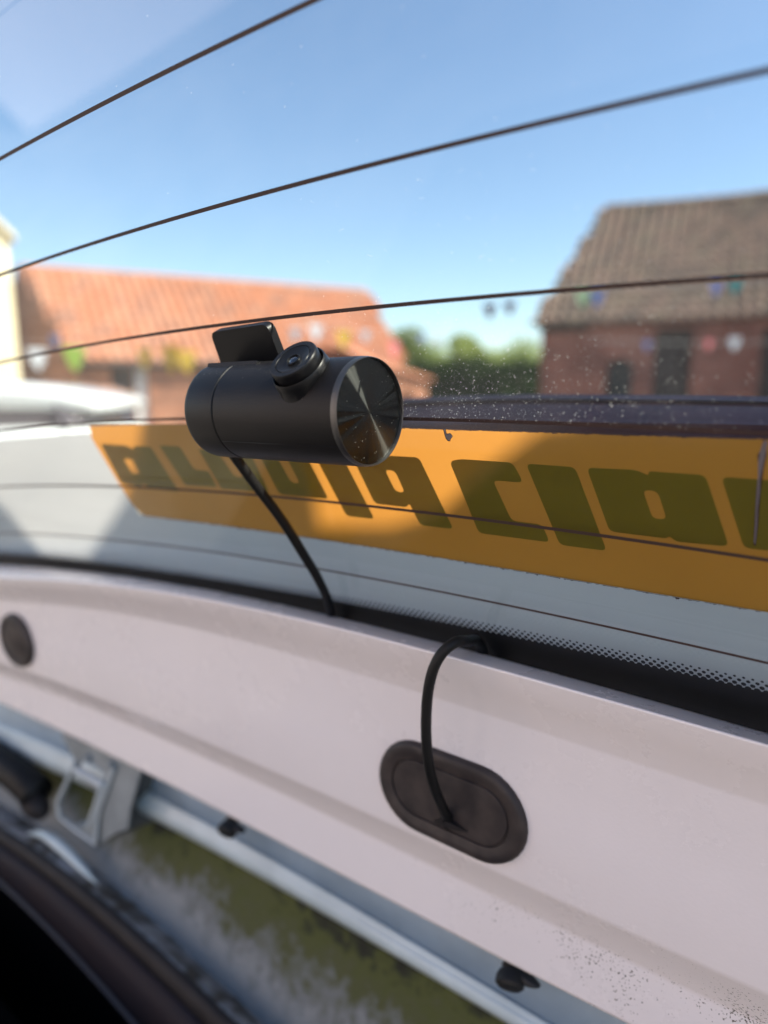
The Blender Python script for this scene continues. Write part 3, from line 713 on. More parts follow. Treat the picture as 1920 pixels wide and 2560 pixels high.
flat_poly('chip_grime', [[Z4(255, 126), Z4(266, 125), Z4(271, 145), Z4(287, 143), Z4(298, 157), Z4(290, 166), Z4(285, 179), Z4(275, 177), Z4(267, 168), Z4(262, 153)]], GT+.00022, M['grime'], WB)
# ragged dirt line where the banner meets the film
V = []; F = []
for fn, sgn, u0, u1, amp in ((bot_fn, -1, lb[0]+.02, UB-.04, 1.0), (top_fn, 1, lt[0]+.02, UB-.04, .45)):
    u = u0
    while u < u1:
        L = .0004+rng.random()*.0012; hgt = (.00006+rng.random()**4*.00045)*amp; k = fn(u)
        k2 = fn(u+L); b = len(V)
        if rng.random() < .8:
            V += [G(u, k+.00012/S, GT+.00024), G(u+L, k2+.00012/S, GT+.00024), G(u+L*.8, k2-hgt*rng.random()/S, GT+.00024), G(u+L*.3, k-hgt/S, GT+.00024)]; F.append((b, b+1, b+2, b+3))
        u += L*.8
obj('edge_dirt', V, F, M['grime'], WB, kind='stuff')

# ------------------------------------------------------------------ dust on the window
V = []; F = []
def speck(u, k, r, off, el=1.0, ang=0):
    b = len(V); n_ = 5
    for q in range(n_):
        a = 2*math.pi*q/n_+rng.random()*.5; x = math.cos(a)*r*el; y = math.sin(a)*r
        V.append(G(u+x*math.cos(ang)-y*math.sin(ang), k+(x*math.sin(ang)+y*math.cos(ang))/S, off))
    F.append(tuple(range(b, b+n_)))
for i in range(4200):
    u = -.01+rng.beta(1.4, 2.2)*.13; k = 2.0+abs(rng.normal())*.45
    if k > 4: continue
    speck(u, k, .000024+rng.random()**5*.0001, -.0002)
for i in range(900):
    speck(-.25+rng.random()*.4, 1.9+rng.random()*4.5, .000025+rng.random()**5*.0001, -.0002)
for i in range(130):     # short hairs and scratches
    u = .01+rng.random()*.1; k = 2.1+rng.random()*1.8; L = .0003+rng.random()**2*.0014; a0 = rng.random()*6.28
    path = []
    for j in range(5): path.append((u, k)); u += math.cos(a0)*L/4; k += math.sin(a0)*L/4/S; a0 += rng.normal()*.5
    for (ua, ka), (ub, kb2) in zip(path[:-1], path[1:]):
        b = len(V); w_ = .00002; V.extend([G(ua, ka-w_/S, -.0002), G(ub, kb2-w_/S, -.0002), G(ub, kb2+w_/S, -.0002), G(ua, ka+w_/S, -.0002)]); F.append((b, b+1, b+2, b+3))
obj('window_dust', V, F, M['dust'], None, kind='stuff', label='fine pale dust specks and hairs scattered over the rear window glass', category='dust')

# ------------------------------------------------------------------ unidentified dark band above the film, built as a trim bar
def trim_bar():
    m = mat('weathered_plum_plastic', (.075, .036, .046), .5, spec=.18, noise=(40, (.045, .022, .03), .2)); mk = M['rubber']
    root = empty('outer_trim_bar', G(.06, 2.1, .08), label='dark plum grey trim bar running outside the glass just above the amber banner', category='trim bar')
    tops = [(905, 1012), (960, 1008), (1018, 1005), (1160, 1000), (1307, 997), (1539, 999), (1740, 1001), (1920, 1005), (2150, 1012)]
    rows = [(0, .092), (3, .095), (11, .094), (15, .086), (46, .078), (58, .074), (104, .072), (112, .066)]
    grid = []
    for i, (x, y) in enumerate(tops):
        f = min(1, (x-900)/130+.15)
        grid.append([G(*glass_uv(x, y+dy*(.4+.6*f) if True else 0, off), off) for dy, off in rows])
    # smooth along the bar
    cols = [catmull([g[j] for g in grid], 6) for j in range(len(rows))]
    V = []; n = len(rows); L = len(cols[0])
    for i in range(L): V += [cols[j][i] for j in range(n)]
    back = len(V)
    for i in range(L): V += [cols[0][i]+NG*.006-VG*.001, cols[-1][i]+NG*.004]
    F = []
    for i in range(L-1):
        for j in range(n-1): F.append((i*n+j, i*n+j+1, (i+1)*n+j+1, (i+1)*n+j))
        a, b = back+2*i, back+2*i+2
        F += [(i*n, (i+1)*n, b, a), (a, b, b+1, a+1), (i*n+n-1, a+1, b+1, (i+1)*n+n-1)]
    F += [tuple(list(range(n))+[back+1, back]), tuple([(L-1)*n+j for j in range(n)][::-1]+[back+2*L-2, back+2*L-1])]
    o = obj('bar_cover', V, F, m, root, True); sharp(o, 40)
    for c in (cols[-1][8], cols[-1][-8]):
        V, F = tube_vf([c, c-ZV*.05, c-ZV*.09-H*.03], [.006, .006, .008], 8); obj('bar_foot', V, F, mk, root, True)
trim_bar()

# ------------------------------------------------------------------ inner panel of the tailgate, lofted through the edges seen in the photograph
def extrap(pts):
    (x0, y0), (x1, y1) = pts[0], pts[1]; (a0, b0), (a1, b1) = pts[-2], pts[-1]
    L = (-300, y0+(y1-y0)/(x1-x0)*(-300-x0)); 
    xr = a1+260; Rr = (xr, b1+(b1-b0)/(a1-a0)*260); return [L]+pts+[Rr]
UG = np.linspace(-.62, .30, 75)
def row_z(pts, d):
    pts = extrap(pts); q = [panel_uz(x, y, d) for x, y in pts]
    us = [a for a, b in q]; zs = [b for a, b in q]
    # cubic smoothing through the traced points, linear beyond
    cf = np.polyfit(us, zs, min(4, len(us)-2)); z = np.polyval(cf, UG)
    lo, hi = us[0], us[-1]
    dl = np.polyval(np.polyder(cf), lo); dh = np.polyval(np.polyder(cf), hi)
    z = np.where(UG < lo, np.polyval(cf, lo)+dl*(UG-lo), z); z = np.where(UG > hi, np.polyval(cf, hi)+dh*(UG-hi), z)
    return z
RA = [(0, 1410), (208, 1426), (463, 1460), (810, 1533), (1157, 1622), (1440, 1692), (1680, 1757), (1920, 1829)]
RB = [(0, 1443), (289, 1463), (480, 1491), (700, 1533), (960, 1597), (1200, 1657), (1440, 1726), (1680, 1790), (1920, 1858)]
RC = [(0, 1501), (87, 1510), (289, 1531), (579, 1601), (860, 1665), (1110, 1752), (1390, 1851), (1660, 1928), (1920, 2012)]
RD = [(0, 1662), (116, 1690), (480, 1846), (700, 1938), (960, 2052), (1200, 2160), (1390, 2250), (1650, 2365), (1920, 2488)]
RE = [(0, 1690), (116, 1722), (480, 1882), (700, 1982), (960, 2104), (1200, 2219), (1390, 2316), (1650, 2440), (1920, 2568)]
RF = [(0, 1759), (150, 1829), (347, 1928), (556, 2032), (860, 2193), (1250, 2403), (1563, 2560)]
RG = [(0, 1875), (140, 1930), (324, 2020), (640, 2190), (960, 2373), (1218, 2530)]
RH0 = [(0, 2010), (130, 2090), (260, 2195), (420, 2335), (640, 2540)]
RH = [(0, 2067), (150, 2170), (289, 2281), (440, 2420), (600, 2570)]
RI = [(0, 2104), (150, 2215), (300, 2345), (521, 2562)]
RJ = [(0, 2188), (120, 2300), (240, 2425), (359, 2562)]
def loft_rows(name, rows, m, parent, subdiv=3, kw=None):
    """rows: (z array, d) ; smooth profile inserted between rows is left to explicit rows"""
    V = []; F = []; n = len(UG)
    for z, d in rows:
        for u, zz in zip(UG, z): V.append(PV(float(u), float(zz), d))
    for j in range(len(rows)-1):
        for i in range(n-1): F.append((j*n+i, (j+1)*n+i, (j+1)*n+i+1, j*n+i+1))
    return obj(name, V, F, m, parent, True, **(kw or {}))
zA = row_z(RA, .006); zB = row_z(RB, .017); zC = row_z(RC, .008); zD = row_z(RD, .008); zE = row_z(RE, -.002); zF = row_z(RF, .001)
def mixz(a, b, f): return a*(1-f)+b*f
rows = [(zA-.016, .0035), (zA-.003, .0045), (zA-.0006, .0055), (zA, .0075), (mixz(zA, zB, .55)+.0002, .0145), (mixz(zA, zB, .90), .0170), (zB-.0001, .0176), (mixz(zB, zC, .05), .0174), (mixz(zB, zC, .5), .0126), (mixz(zB, zC, .965), .0082), (zC, .0080), (mixz(zC, zD, .012), .0079),
        (mixz(zC, zD, .5), .0082), (mixz(zC, zD, .98), .0079), (zD, .0077), (mixz(zD, zE, .07), .0072), (mixz(zD, zE, .93), -.0016), (zE, -.002), (mixz(zE, zF, .06), -.0020), (mixz(zE, zF, .92), .0009), (zF+.0004, .0008), (zF, -.0005), (zF+.0008, -.003), (zF+.003, -.008)]
M['paint_panel'] = None
def panel_mat():
    m = mat('white_panel_paint', (.86, .80, .805), .34, coat=.45, bump=(900, .06, .001)); n = m.node_tree.nodes; l = m.node_tree.links; b = n['Principled BSDF']
    # specks of black mould and dirt along the lower edge, thicker to the right (world position along the panel)
    geo = n.new('ShaderNodeNewGeometry'); at_ = n.new('ShaderNodeAttribute'); at_.attribute_name = 'dirt'
    nz = n.new('ShaderNodeTexNoise'); nz.inputs['Scale'].default_value = 1500; nz.inputs['Detail'].default_value = 3; l.new(geo.outputs['Position'], nz.inputs['Vector'])
    nz2 = n.new('ShaderNodeTexNoise'); nz2.inputs['Scale'].default_value = 45; nz2.inputs['Detail'].default_value = 3; l.new(geo.outputs['Position'], nz2.inputs['Vector'])
    ad = n.new('ShaderNodeMath'); ad.operation = 'MULTIPLY_ADD'; l.new(nz2.outputs[0], ad.inputs[0]); ad.inputs[1].default_value = .35; l.new(nz.outputs[0], ad.inputs[2])
    su = n.new('ShaderNodeMath'); su.operation = 'ADD'; l.new(ad.outputs[0], su.inputs[0]); l.new(at_.outputs['Fac'], su.inputs[1])
    rp = n.new('ShaderNodeValToRGB'); rp.color_ramp.elements[0].position = .955; rp.color_ramp.elements[1].position = .99; l.new(su.outputs[0], rp.inputs[0])
    mx = n.new('ShaderNodeMix'); mx.data_type = 'RGBA'; l.new(rp.outputs[0], mx.inputs[0]); mx.inputs[6].default_value = (.86, .80, .805, 1); mx.inputs[7].default_value = (.07, .055, .035, 1)
    l.new(mx.outputs[2], b.inputs['Base Color'])
    sm = n.new('ShaderNodeTexNoise'); sm.inputs['Scale'].default_value = 14; sm.inputs['Detail'].default_value = 8; sm.inputs['Roughness'].default_value = .7; l.new(geo.outputs['Position'], sm.inputs['Vector'])
    rr = n.new('ShaderNodeMapRange'); rr.inputs['From Min'].default_value = .35; rr.inputs['From Max'].default_value = .65; rr.inputs['To Min'].default_value = .16; rr.inputs['To Max'].default_value = .36; l.new(sm.outputs[0], rr.inputs[0]); l.new(rr.outputs[0], b.inputs['Roughness'])
    dm = n.new('ShaderNodeMapRange'); dm.inputs['From Min'].default_value = .3; dm.inputs['From Max'].default_value = .7; dm.inputs['To Min'].default_value = 0; dm.inputs['To Max'].default_value = .10; l.new(sm.outputs[0], dm.inputs[0])
    m2 = n.new('ShaderNodeMix'); m2.data_type = 'RGBA'; m2.blend_type = 'MULTIPLY'; l.new(dm.outputs[0], m2.inputs[0]); l.new(mx.outputs[2], m2.inputs[6]); m2.inputs[7].default_value = (.55, .52, .48, 1); l.new(m2.outputs[2], b.inputs['Base Color'])
    return m
PM = panel_mat()
po = loft_rows('inner_panel', rows, PM, TG)
at_ = po.data.attributes.new('dirt', 'FLOAT', 'POINT'); nU = len(UG)
dv = []
for j in range(len(rows)):
    for i, u in enumerate(UG):
        base = {17: .155, 18: .165, 19: .09, 20: .115, 21: .10, 16: .15, 15: .07, 14: .03}.get(j, -.1)
        dv.append(base-.22*(1-min(1.1, max(0, (u+.15)/.245))))
at_.data.foreach_set('value', dv)

# ---- what shows through the access hole: outer skin, stiffening rib, mossy skin with painted shade, lower rim
M['rib'] = mat('blue_white_painted_steel', (.60, .70, .74), .32, coat=.4, noise=(35, (.45, .53, .56), .2))
def moss_shade_mat():
    m = bpy.data.materials.new('mossy_shaded_skin'); m.use_nodes = True; n = m.node_tree.nodes; l = m.node_tree.links; b = n['Principled BSDF']; b.inputs['Roughness'].default_value = .8
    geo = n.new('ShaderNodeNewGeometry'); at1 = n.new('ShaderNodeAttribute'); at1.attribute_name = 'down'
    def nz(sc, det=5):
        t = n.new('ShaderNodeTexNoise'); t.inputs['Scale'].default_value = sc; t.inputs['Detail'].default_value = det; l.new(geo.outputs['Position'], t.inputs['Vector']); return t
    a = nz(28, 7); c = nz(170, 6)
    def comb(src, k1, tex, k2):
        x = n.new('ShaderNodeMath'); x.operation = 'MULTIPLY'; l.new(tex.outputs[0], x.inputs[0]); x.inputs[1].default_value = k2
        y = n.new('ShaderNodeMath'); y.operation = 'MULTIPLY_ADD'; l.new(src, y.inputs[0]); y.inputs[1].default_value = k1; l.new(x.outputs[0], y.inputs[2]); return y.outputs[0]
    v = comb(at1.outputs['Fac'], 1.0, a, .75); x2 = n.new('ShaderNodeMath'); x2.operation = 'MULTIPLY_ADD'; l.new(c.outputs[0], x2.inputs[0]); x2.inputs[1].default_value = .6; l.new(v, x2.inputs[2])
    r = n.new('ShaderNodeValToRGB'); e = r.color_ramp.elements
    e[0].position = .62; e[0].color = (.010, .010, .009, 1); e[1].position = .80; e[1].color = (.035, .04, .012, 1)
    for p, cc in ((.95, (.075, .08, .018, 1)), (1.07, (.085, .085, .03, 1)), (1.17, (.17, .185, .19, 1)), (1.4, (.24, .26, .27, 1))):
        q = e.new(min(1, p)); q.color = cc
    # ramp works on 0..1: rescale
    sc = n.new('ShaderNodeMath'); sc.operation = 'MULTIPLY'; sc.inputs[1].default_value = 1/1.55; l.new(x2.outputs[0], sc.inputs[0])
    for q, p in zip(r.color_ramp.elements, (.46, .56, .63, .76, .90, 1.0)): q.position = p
    cols = ((.006, .006, .006, 1), (.022, .026, .010, 1), (.072, .082, .018, 1), (.075, .08, .03, 1), (.17, .18, .18, 1), (.25, .26, .26, 1))  # darkest tones paint the shade under the rib; the rest is moss and dirt
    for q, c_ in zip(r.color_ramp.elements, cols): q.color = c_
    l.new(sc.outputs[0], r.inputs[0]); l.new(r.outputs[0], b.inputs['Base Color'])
    bp = n.new('ShaderNodeBump'); bp.inputs['Strength'].default_value = .5; bp.inputs['Distance'].default_value = .002; l.new(c.outputs[0], bp.inputs['Height']); l.new(bp.outputs[0], b.inputs['Normal'])
    return m
zG = row_z(RG, -.018); zG1 = row_z([(x, y-22) for x, y in RG], -.014); zG2 = row_z([(x, y-60) for x, y in RG], -.017); zG3 = row_z([(x, y-70) for x, y in RG], -.021)
loft_rows('stiffening_rib', [(zF+.02, -.0195), (zG3, -.0190), (mixz(zG3, zG2, .6), -.0187), (zG2, -.0178), (mixz(zG2, zG1, .5), -.0172), (mixz(zG2, zG1, .9), -.0160), (zG1, -.0154), (mixz(zG1, zG, .5), -.0156), (zG, -.018), (zG-.001, -.025), (zG+.002, -.04)], M['rib'], TG)
zM = row_z(RH0, -.012)
MO = moss_shade_mat()
mrows = [(mixz(zG, zM, f)+(.006 if f == 0 else 0), -.040+.028*f**1.2) for f in np.linspace(0, 1, 14)]
mo = loft_rows('outer_skin', mrows, MO, TG)
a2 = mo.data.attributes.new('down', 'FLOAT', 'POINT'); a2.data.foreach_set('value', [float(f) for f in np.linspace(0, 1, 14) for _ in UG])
zH = row_z(RH, .004); zI = row_z(RI, .008); zJ = row_z(RJ, .012)
M['rimp'] = mat('grimy_rim_paint', (.36, .36, .37), .5, spec=.3, noise=(75, (.09, .075, .06), .12, 10))
loft_rows('lower_rim', [(zM+.001, -.016), (zM, -.012), (mixz(zM, zH, .3)+.001, -.007), (mixz(zM, zH, .7)+.001, -.001), (zH, .0035), (zH-.004, .004)], M['rimp'], TG)
SEAL = empty('rubber_seal', on_panel(289, 2300, .006), label='dark rubber weather seal running down the lower left edge of the tailgate', category='seal')
loft_rows('seal_strip', [(zH+.0002, .0034), (zH+.0008, .0058), (mixz(zH, zI, .5)+.001, .0085), (zI, .0095), (zI-.001, .0085)], M['rubber'], SEAL)
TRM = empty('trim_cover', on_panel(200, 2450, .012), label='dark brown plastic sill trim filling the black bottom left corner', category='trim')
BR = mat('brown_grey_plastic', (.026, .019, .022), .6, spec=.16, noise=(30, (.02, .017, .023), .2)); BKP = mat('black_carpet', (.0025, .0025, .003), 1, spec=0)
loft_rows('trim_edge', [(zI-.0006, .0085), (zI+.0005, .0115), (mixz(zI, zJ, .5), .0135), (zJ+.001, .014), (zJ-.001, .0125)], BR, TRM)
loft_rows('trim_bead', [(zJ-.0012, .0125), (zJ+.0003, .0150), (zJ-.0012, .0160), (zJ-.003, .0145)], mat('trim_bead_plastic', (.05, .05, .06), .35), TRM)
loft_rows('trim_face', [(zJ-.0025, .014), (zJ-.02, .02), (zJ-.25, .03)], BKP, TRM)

# ---- boot floor below and behind the photographer's phone: keeps the light off the undersides
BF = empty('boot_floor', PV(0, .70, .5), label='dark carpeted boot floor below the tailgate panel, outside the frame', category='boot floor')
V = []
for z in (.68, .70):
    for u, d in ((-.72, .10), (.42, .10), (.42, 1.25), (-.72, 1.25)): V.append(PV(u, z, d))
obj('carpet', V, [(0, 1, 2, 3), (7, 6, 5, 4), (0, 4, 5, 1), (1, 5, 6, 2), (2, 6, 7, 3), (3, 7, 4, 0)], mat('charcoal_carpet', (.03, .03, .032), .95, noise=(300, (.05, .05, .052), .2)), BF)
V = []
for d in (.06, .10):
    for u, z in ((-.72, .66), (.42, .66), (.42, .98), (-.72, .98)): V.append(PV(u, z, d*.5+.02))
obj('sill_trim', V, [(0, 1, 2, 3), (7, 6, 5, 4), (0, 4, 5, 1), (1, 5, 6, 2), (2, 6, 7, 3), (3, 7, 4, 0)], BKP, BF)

# ------------------------------------------------------------------ grommets
def stadium(cx, cz, hl, r, n=16, tilt=0):
    pts = []
    for s in (1, -1):
        for i in range(n+1):
            a = R(-90+180*i/n) if s > 0 else R(90+180*i/n)
            x = s*hl+r*math.cos(a); y = r*math.sin(a)
            pts.append((cx+x*math.cos(tilt)-y*math.sin(tilt), cz+x*math.sin(tilt)+y*math.cos(tilt)))
    return pts
def grommet(name, label, cat, outline, levels, m, groove=None):
    """levels: (shrink, d) rings from the panel outwards then inwards; outline(shrink)->[(u,z)]"""
    root = empty(name, PV(*outline(0)[0], .008), label=label, category=cat)
    V = []; F = []
    n = len(outline(0))
    for sh, d in levels: V += [PV(u, z, d) for u, z in outline(sh)]
    for j in range(len(levels)-1):
        for i in range(n): F.append((j*n+i, j*n+(i+1) % n, (j+1)*n+(i+1) % n, (j+1)*n+i))
    F.append(tuple((len(levels)-1)*n+i for i in range(n)))
    o = obj('rubber_body', V, F, m, root, True); sharp(o, 50); return root
DG = .008
tr = [(949, 1937), (969, 1890), (1016, 1849), (1058, 1859), (1213, 1919), (1280, 1985), (1318, 2077), (1300, 2140), (1249, 2169), (1192, 2149), (1034, 2077), (969, 2017)]
q = [panel_uz(x, y, DG+.001) for x, y in tr]
gu = (min(a for a, b in q)+max(a for a, b in q))/2; gz = (min(b for a, b in q)+max(b for a, b in q))/2
gl = max(a for a, b in q)-min(a for a, b in q); gh = max(b for a, b in q)-min(b for a, b in q)
print('grommet', gu, gz, gl, gh)
gr = gh/2-.0005; hl = gl/2-gr
GRM = mat('worn_grey_rubber', (.026, .021, .022), .5, spec=.35, noise=(120, (.055, .043, .040), .16, 6), bump=(600, .1, .0008))
og = grommet('oval_grommet', 'large oval dark rubber grommet in the white panel with the cable passing through', 'grommet', lambda s: stadium(gu, gz, hl, gr-s),
        [(.0, DG-.002), (.0, DG+.0006), (.0005, DG+.0018), (.0016, DG+.0024), (.0035, DG+.0022), (.0056, DG+.0016), (.0058, DG+.0009), (.0063, DG+.0009), (.0066, DG+.0015), (.0080, DG+.0016), (.0150, DG+.0012)], GRM)
q = [panel_uz(x, y, DG) for x, y in ((9, 1600), (87, 1620), (50, 1538), (60, 1668))]
pu = (q[0][0]+q[1][0])/2; pz = (q[2][1]+q[3][1])/2; pr = abs(q[2][1]-q[3][1])/2
print('plug', pu, pz, pr, abs(q[0][0]-q[1][0])/2)
prx = abs(q[0][0]-q[1][0])/2
grommet('round_plug', 'round grey rubber plug in the white panel at the left edge', 'plug', lambda s: [(pu+(prx-s)*math.cos(a), pz+(pr-s)*math.sin(a)) for a in np.linspace(0, 2*math.pi, 33)[:-1]],
        [(0, DG-.001), (0, DG+.001), (.0006, DG+.0024), (.002, DG+.003), (.004, DG+.0028), (.0045, DG+.002), (.005, DG+.002), (.0055, DG+.0026)], GRM)
# torn slit round the cable: small rubber flaps standing proud
slit = panel_uz(1118, 2052, DG+.002)
for k, (a, L, wd) in enumerate(((-8, .0075, .0013), (205, .006, .0012), (262, .0042, .001), (150, .0035, .001))):
    a = R(a); c = Vector((math.cos(a), math.sin(a))); nrm = Vector((-c.y, c.x)); base = Vector(slit)
    P = [base+nrm*wd, base-nrm*wd, base+c*L-nrm*wd*.15, base+c*L+nrm*wd*.15]
    V = [PV(p.x, p.y, DG+.0013) for p in P]+[PV(p.x, p.y, DG+(.0042 if i < 2 else .0018)) for i, p in enumerate(P)]
    obj('torn_flap', V, [(3, 2, 1, 0), (4, 5, 6, 7), (0, 1, 5, 4), (1, 2, 6, 5), (2, 3, 7, 6), (3, 0, 4, 7)], M['rubber'], og)

# ------------------------------------------------------------------ camera cable
CB = empty('camera_cable', on_panel(1118, 2052, .012), label='thin black cable dropping from the camera and looping into the oval grommet', category='cable')
def pxd(px, py, dist): r = ray(px, py).normalized(); return EYE+r*dist
def gdist(px, py, off): u, k = glass_uv(px, py, off); return G(u, k, off)
up_path = [gdist(566, 1112, -.0145), gdist(598, 1157, -.0135), gdist(650, 1227, -.0115), gdist(706, 1302, -.009), gdist(757, 1383, -.007), gdist(798, 1452, -.0055), gdist(824, 1516, -.0045), gdist(838, 1600, -.0035)]
tube('upper_run', catmull(up_path, 8), .0016, M['cable'], CB, 12)
lp = [G(*glass_uv(1225, 1660, -.002), -.002)-ZV*.008, on_panel(1200, 1612, .007), on_panel(1168, 1603, .0175), on_panel(1135, 1608, .023), on_panel(1100, 1640, .026), on_panel(1078, 1690, .027), on_panel(1067, 1760, .0265), on_panel(1066, 1850, .0255), on_panel(1075, 1925, .023), on_panel(1092, 1985, .018), on_panel(1118, 2040, .011), on_panel(1128, 2060, .007)]
tube('lower_loop', catmull(lp, 8), .00162, M['cable'], CB, 14)

# ------------------------------------------------------------------ dash camera
ZD = .1655
Pd = EYE+ray(930, 1030)*ZD/1.0
# depth along the optical axis is 1 for ray(), so the disc centre sits ZD deep
A = (UH+ZV*.012).normalized()                       # axis, pointing to the disc
LB_ = .0565
q2 = Pd-A*LB_
RR = 138.5/FPX*ZD*.995
RAD = -H; UPV = A.cross(RAD).normalized()
if UPV.z < 0: UPV = -UPV
print('cam radius', RR)
DC = empty('dash_camera', Pd-A*LB_*.5, label='black cylindrical dash camera with a small lens turret, fixed to the rear window', category='dash camera')
def ring(c, ax, e1, e2, r, n): return [c+e1*math.cos(2*math.pi*i/n)*r+e2*math.sin(2*math.pi*i/n)*r for i in range(n)]
def lathe(name, prof, o, ax, e1, e2, m, parent, n=96, cap=True, sm=True):
    V = []; F = []
    for x, r in prof: V += ring(o+ax*x, ax, e1, e2, r, n)
    for j in range(len(prof)-1):
        for i in range(n): F.append((j*n+i, j*n+(i+1) % n, (j+1)*n+(i+1) % n, (j+1)*n+i))
    if cap: F += [tuple(range(n))[::-1], tuple((len(prof)-1)*n+i for i in range(n))]
    ob = obj(name, V, F, m, parent, sm); return sharp(ob, 32)
O = q2
seam = .0128
lathe('end_cap', [(-.0000, RR*.90), (.0003, RR*.95), (.0010, RR*.985), (.0022, RR), (seam-.0004, RR), (seam-.0001, RR-.0003), (seam, RR-.0006)], O, A, UPV, RAD, M['cam'], DC)
lathe('housing', [(seam-.0001, RR-.0006), (seam+.0001, RR-.0003), (seam+.0004, RR), (LB_*.5, RR), (LB_-.0020, RR), (LB_-.0017, RR*.997)], O, A, UPV, RAD, M['cam'], DC)
rim = lathe('rim', [(LB_-.0018, RR*.996), (LB_-.0010, RR*.998), (LB_-.0003, RR*.990), (LB_+.0000, RR*.980), (LB_+.0000, RR*.974), (LB_-.0003, RR*.966), (LB_-.0003, RR*.962), (LB_-.0012, RR*.957), (LB_-.0014, RR*.95)], O, A, UPV, RAD, M['cam_rim'], DC)
# spun metal disc: its own object frame with Z along the axis so the radial tangent works
RD_ = RR*.955; n = 288
fz = np.convolve(np.tile(rng.normal(size=n), 3), np.hanning(13)/6, 'same')[n:2*n]*.0085
V = [(0, 0, 0)]+[(math.cos(2*math.pi*i/n)*RD_, math.sin(2*math.pi*i/n)*RD_, float(fz[i])*RD_) for i in range(n)]
me = bpy.data.meshes.new('disc'); me.from_pydata(V, [], [(0, i+1, (i+1) % n+1) for i in range(n)]); me.materials.append(M['cam_disc']); me.update()
do = bpy.data.objects.new('disc', me); C.objects.link(do); do.parent = DC; oc = O+A*(LB_-.0008)-Vector(DC.location)
do.matrix_local = Matrix(((UPV.x, RAD.x, A.x, oc.x), (UPV.y, RAD.y, A.y, oc.y), (UPV.z, RAD.z, A.z, oc.z), (0, 0, 0, 1)))
# parting line along the lower side of the housing
pl_a = R(-36)
pd = (RAD*math.cos(pl_a)+UPV*math.sin(pl_a))
tube('parting_line', [O+A*(seam+.0006)+pd*(RR+.00002), O+A*(LB_-.0022)+pd*(RR+.00002)], .00009, M['cam_smooth'], DC, 6)
# lens turret, leaning out of the body up and towards the cabin
al = R(46); TD = (RAD*math.cos(al)+UPV*math.sin(al)).normalized(); E1 = A.copy(); E2 = TD.cross(E1).normalized()
tx = LB_*.75
to = O+A*tx
rt = RR*.475
# flared foot: follows the cylinder, then the collar, then the lens barrel
V = []; F = []; n = 72
levels = [(1.50, None), (1.36, None), (1.24, None), (1.155, RR*1.02), (1.13, RR*1.12), (1.10, RR*1.14), (1.06, RR*1.125), (1.02, RR*1.08)]
for sc_, hgt in levels:
    for i in range(n):
        a = 2*math.pi*i/n; x = math.cos(a)*rt*(sc_ if abs(sc_-1) < .2 else 1+(sc_-1)*.35); y = math.sin(a)*rt*sc_
        if hgt is None: y = max(-RR*.98, min(RR*.98, y)); zz = math.sqrt(max(0, RR*RR-y*y))-.00015
        else: zz = max(hgt, math.sqrt(max(0, RR*RR-y*y))+.0001)
        V.append(to+E1*x+E2*y+TD*zz)
for j in range(len(levels)-1):
    for i in range(n): F.append((j*n+i, j*n+(i+1) % n, (j+1)*n+(i+1) % n, (j+1)*n+i))
sharp(obj('turret_collar', V, F, M['cam_smooth'], DC, True), 45)
hb = RR*1.07; ht = RR*1.33
lathe('lens_barrel', [(hb-.002, rt*.96), (ht-.0008, rt), (ht-.0003, rt*.995), (ht, rt*.965), (ht-.00005, rt*.76), (ht-.0003, rt*.745), (ht-.0003, rt*.73), (ht-.0001, rt*.71), (ht-.0006, rt*.45), (ht-.0006, rt*.30)], to, TD, E1, E2, M['cam_smooth'], DC, n=72)
lathe('lens_ring', [(ht-.0007, rt*.30), (ht-.0001, rt*.29), (ht-.0001, rt*.25), (ht-.0009, rt*.22)], to, TD, E1, E2, M['cam_rim2'] if 'cam_rim2' in M else M['cam_smooth'], DC, n=48, cap=False)
lathe('lens', [(ht-.0010, rt*.235), (ht-.0005, rt*.20), (ht-.0002, rt*.12), (ht-.0001, rt*.04)], to, TD, E1, E2, M['lens'], DC, n=40)
# mount: rounded plate stuck to the glass and two webs down to the body
def gl(px, py, off): return glass_uv(px, py, off)
pp = [gl(522, 832, -.004), gl(664, 811, -.004), gl(712, 935, -.004), gl(562, 945, -.004)]
pp = [(a, b*S) for a, b in pp]
bm = poly_bm([round_loop(pp, .0026, 7)], lambda x, y, s: G(x, y/S, -.0010-.0026*(1-s)), thick=True)
pl = bmobj('mount_plate', bm, M['cam_smooth'], DC, True); sharp(pl, 40)
bv = pl.modifiers.new('edge', 'BEVEL'); bv.width = .0004; bv.segments = 3; bv.limit_method = 'ANGLE'
cpt = [(sum(p[0] for p in pp)/4+.001, sum(p[1] for p in pp)/4)]
for du, nm in ((-.0115, 'mount_web'), (.0105, 'mount_web')):
    uc = O+A*(LB_*.5)
    g = lambda u, kk: G(u, kk, -.0035)
    um = pp[0][0]*.5+pp[1][0]*.5+du+.004
    top = g(um, 2.62); bot = g(um, 1.9)
    fx = (top-O).dot(A)
    b0 = O+A*fx+(UPV*math.cos(R(18))+RAD*math.sin(R(18)))*(RR*.97); b1 = O+A*fx-RAD*RR*.6+UPV*RR*.6
    V = [top, bot, b1, b0]; V = [v-A*.0009 for v in V]+[v+A*.0009 for v in V]
    obj(nm, V, [(3, 2, 1, 0), (4, 5, 6, 7), (0, 1, 5, 4), (1, 2, 6, 5), (2, 3, 7, 6), (3, 0, 4, 7)], M['cam_smooth'], DC)
fx0 = (G(pp[0][0]+.004, 2.4, 0)-O).dot(A)
V = []
for fx in (fx0+.001, fx0+.021):
    for ang, rr_ in ((-50, .9), (-38, 1.04), (20, 1.06), (24, .97)):
        a = R(ang); V.append(O+A*fx+(UPV*math.cos(a)+RAD*math.sin(a))*RR*rr_)
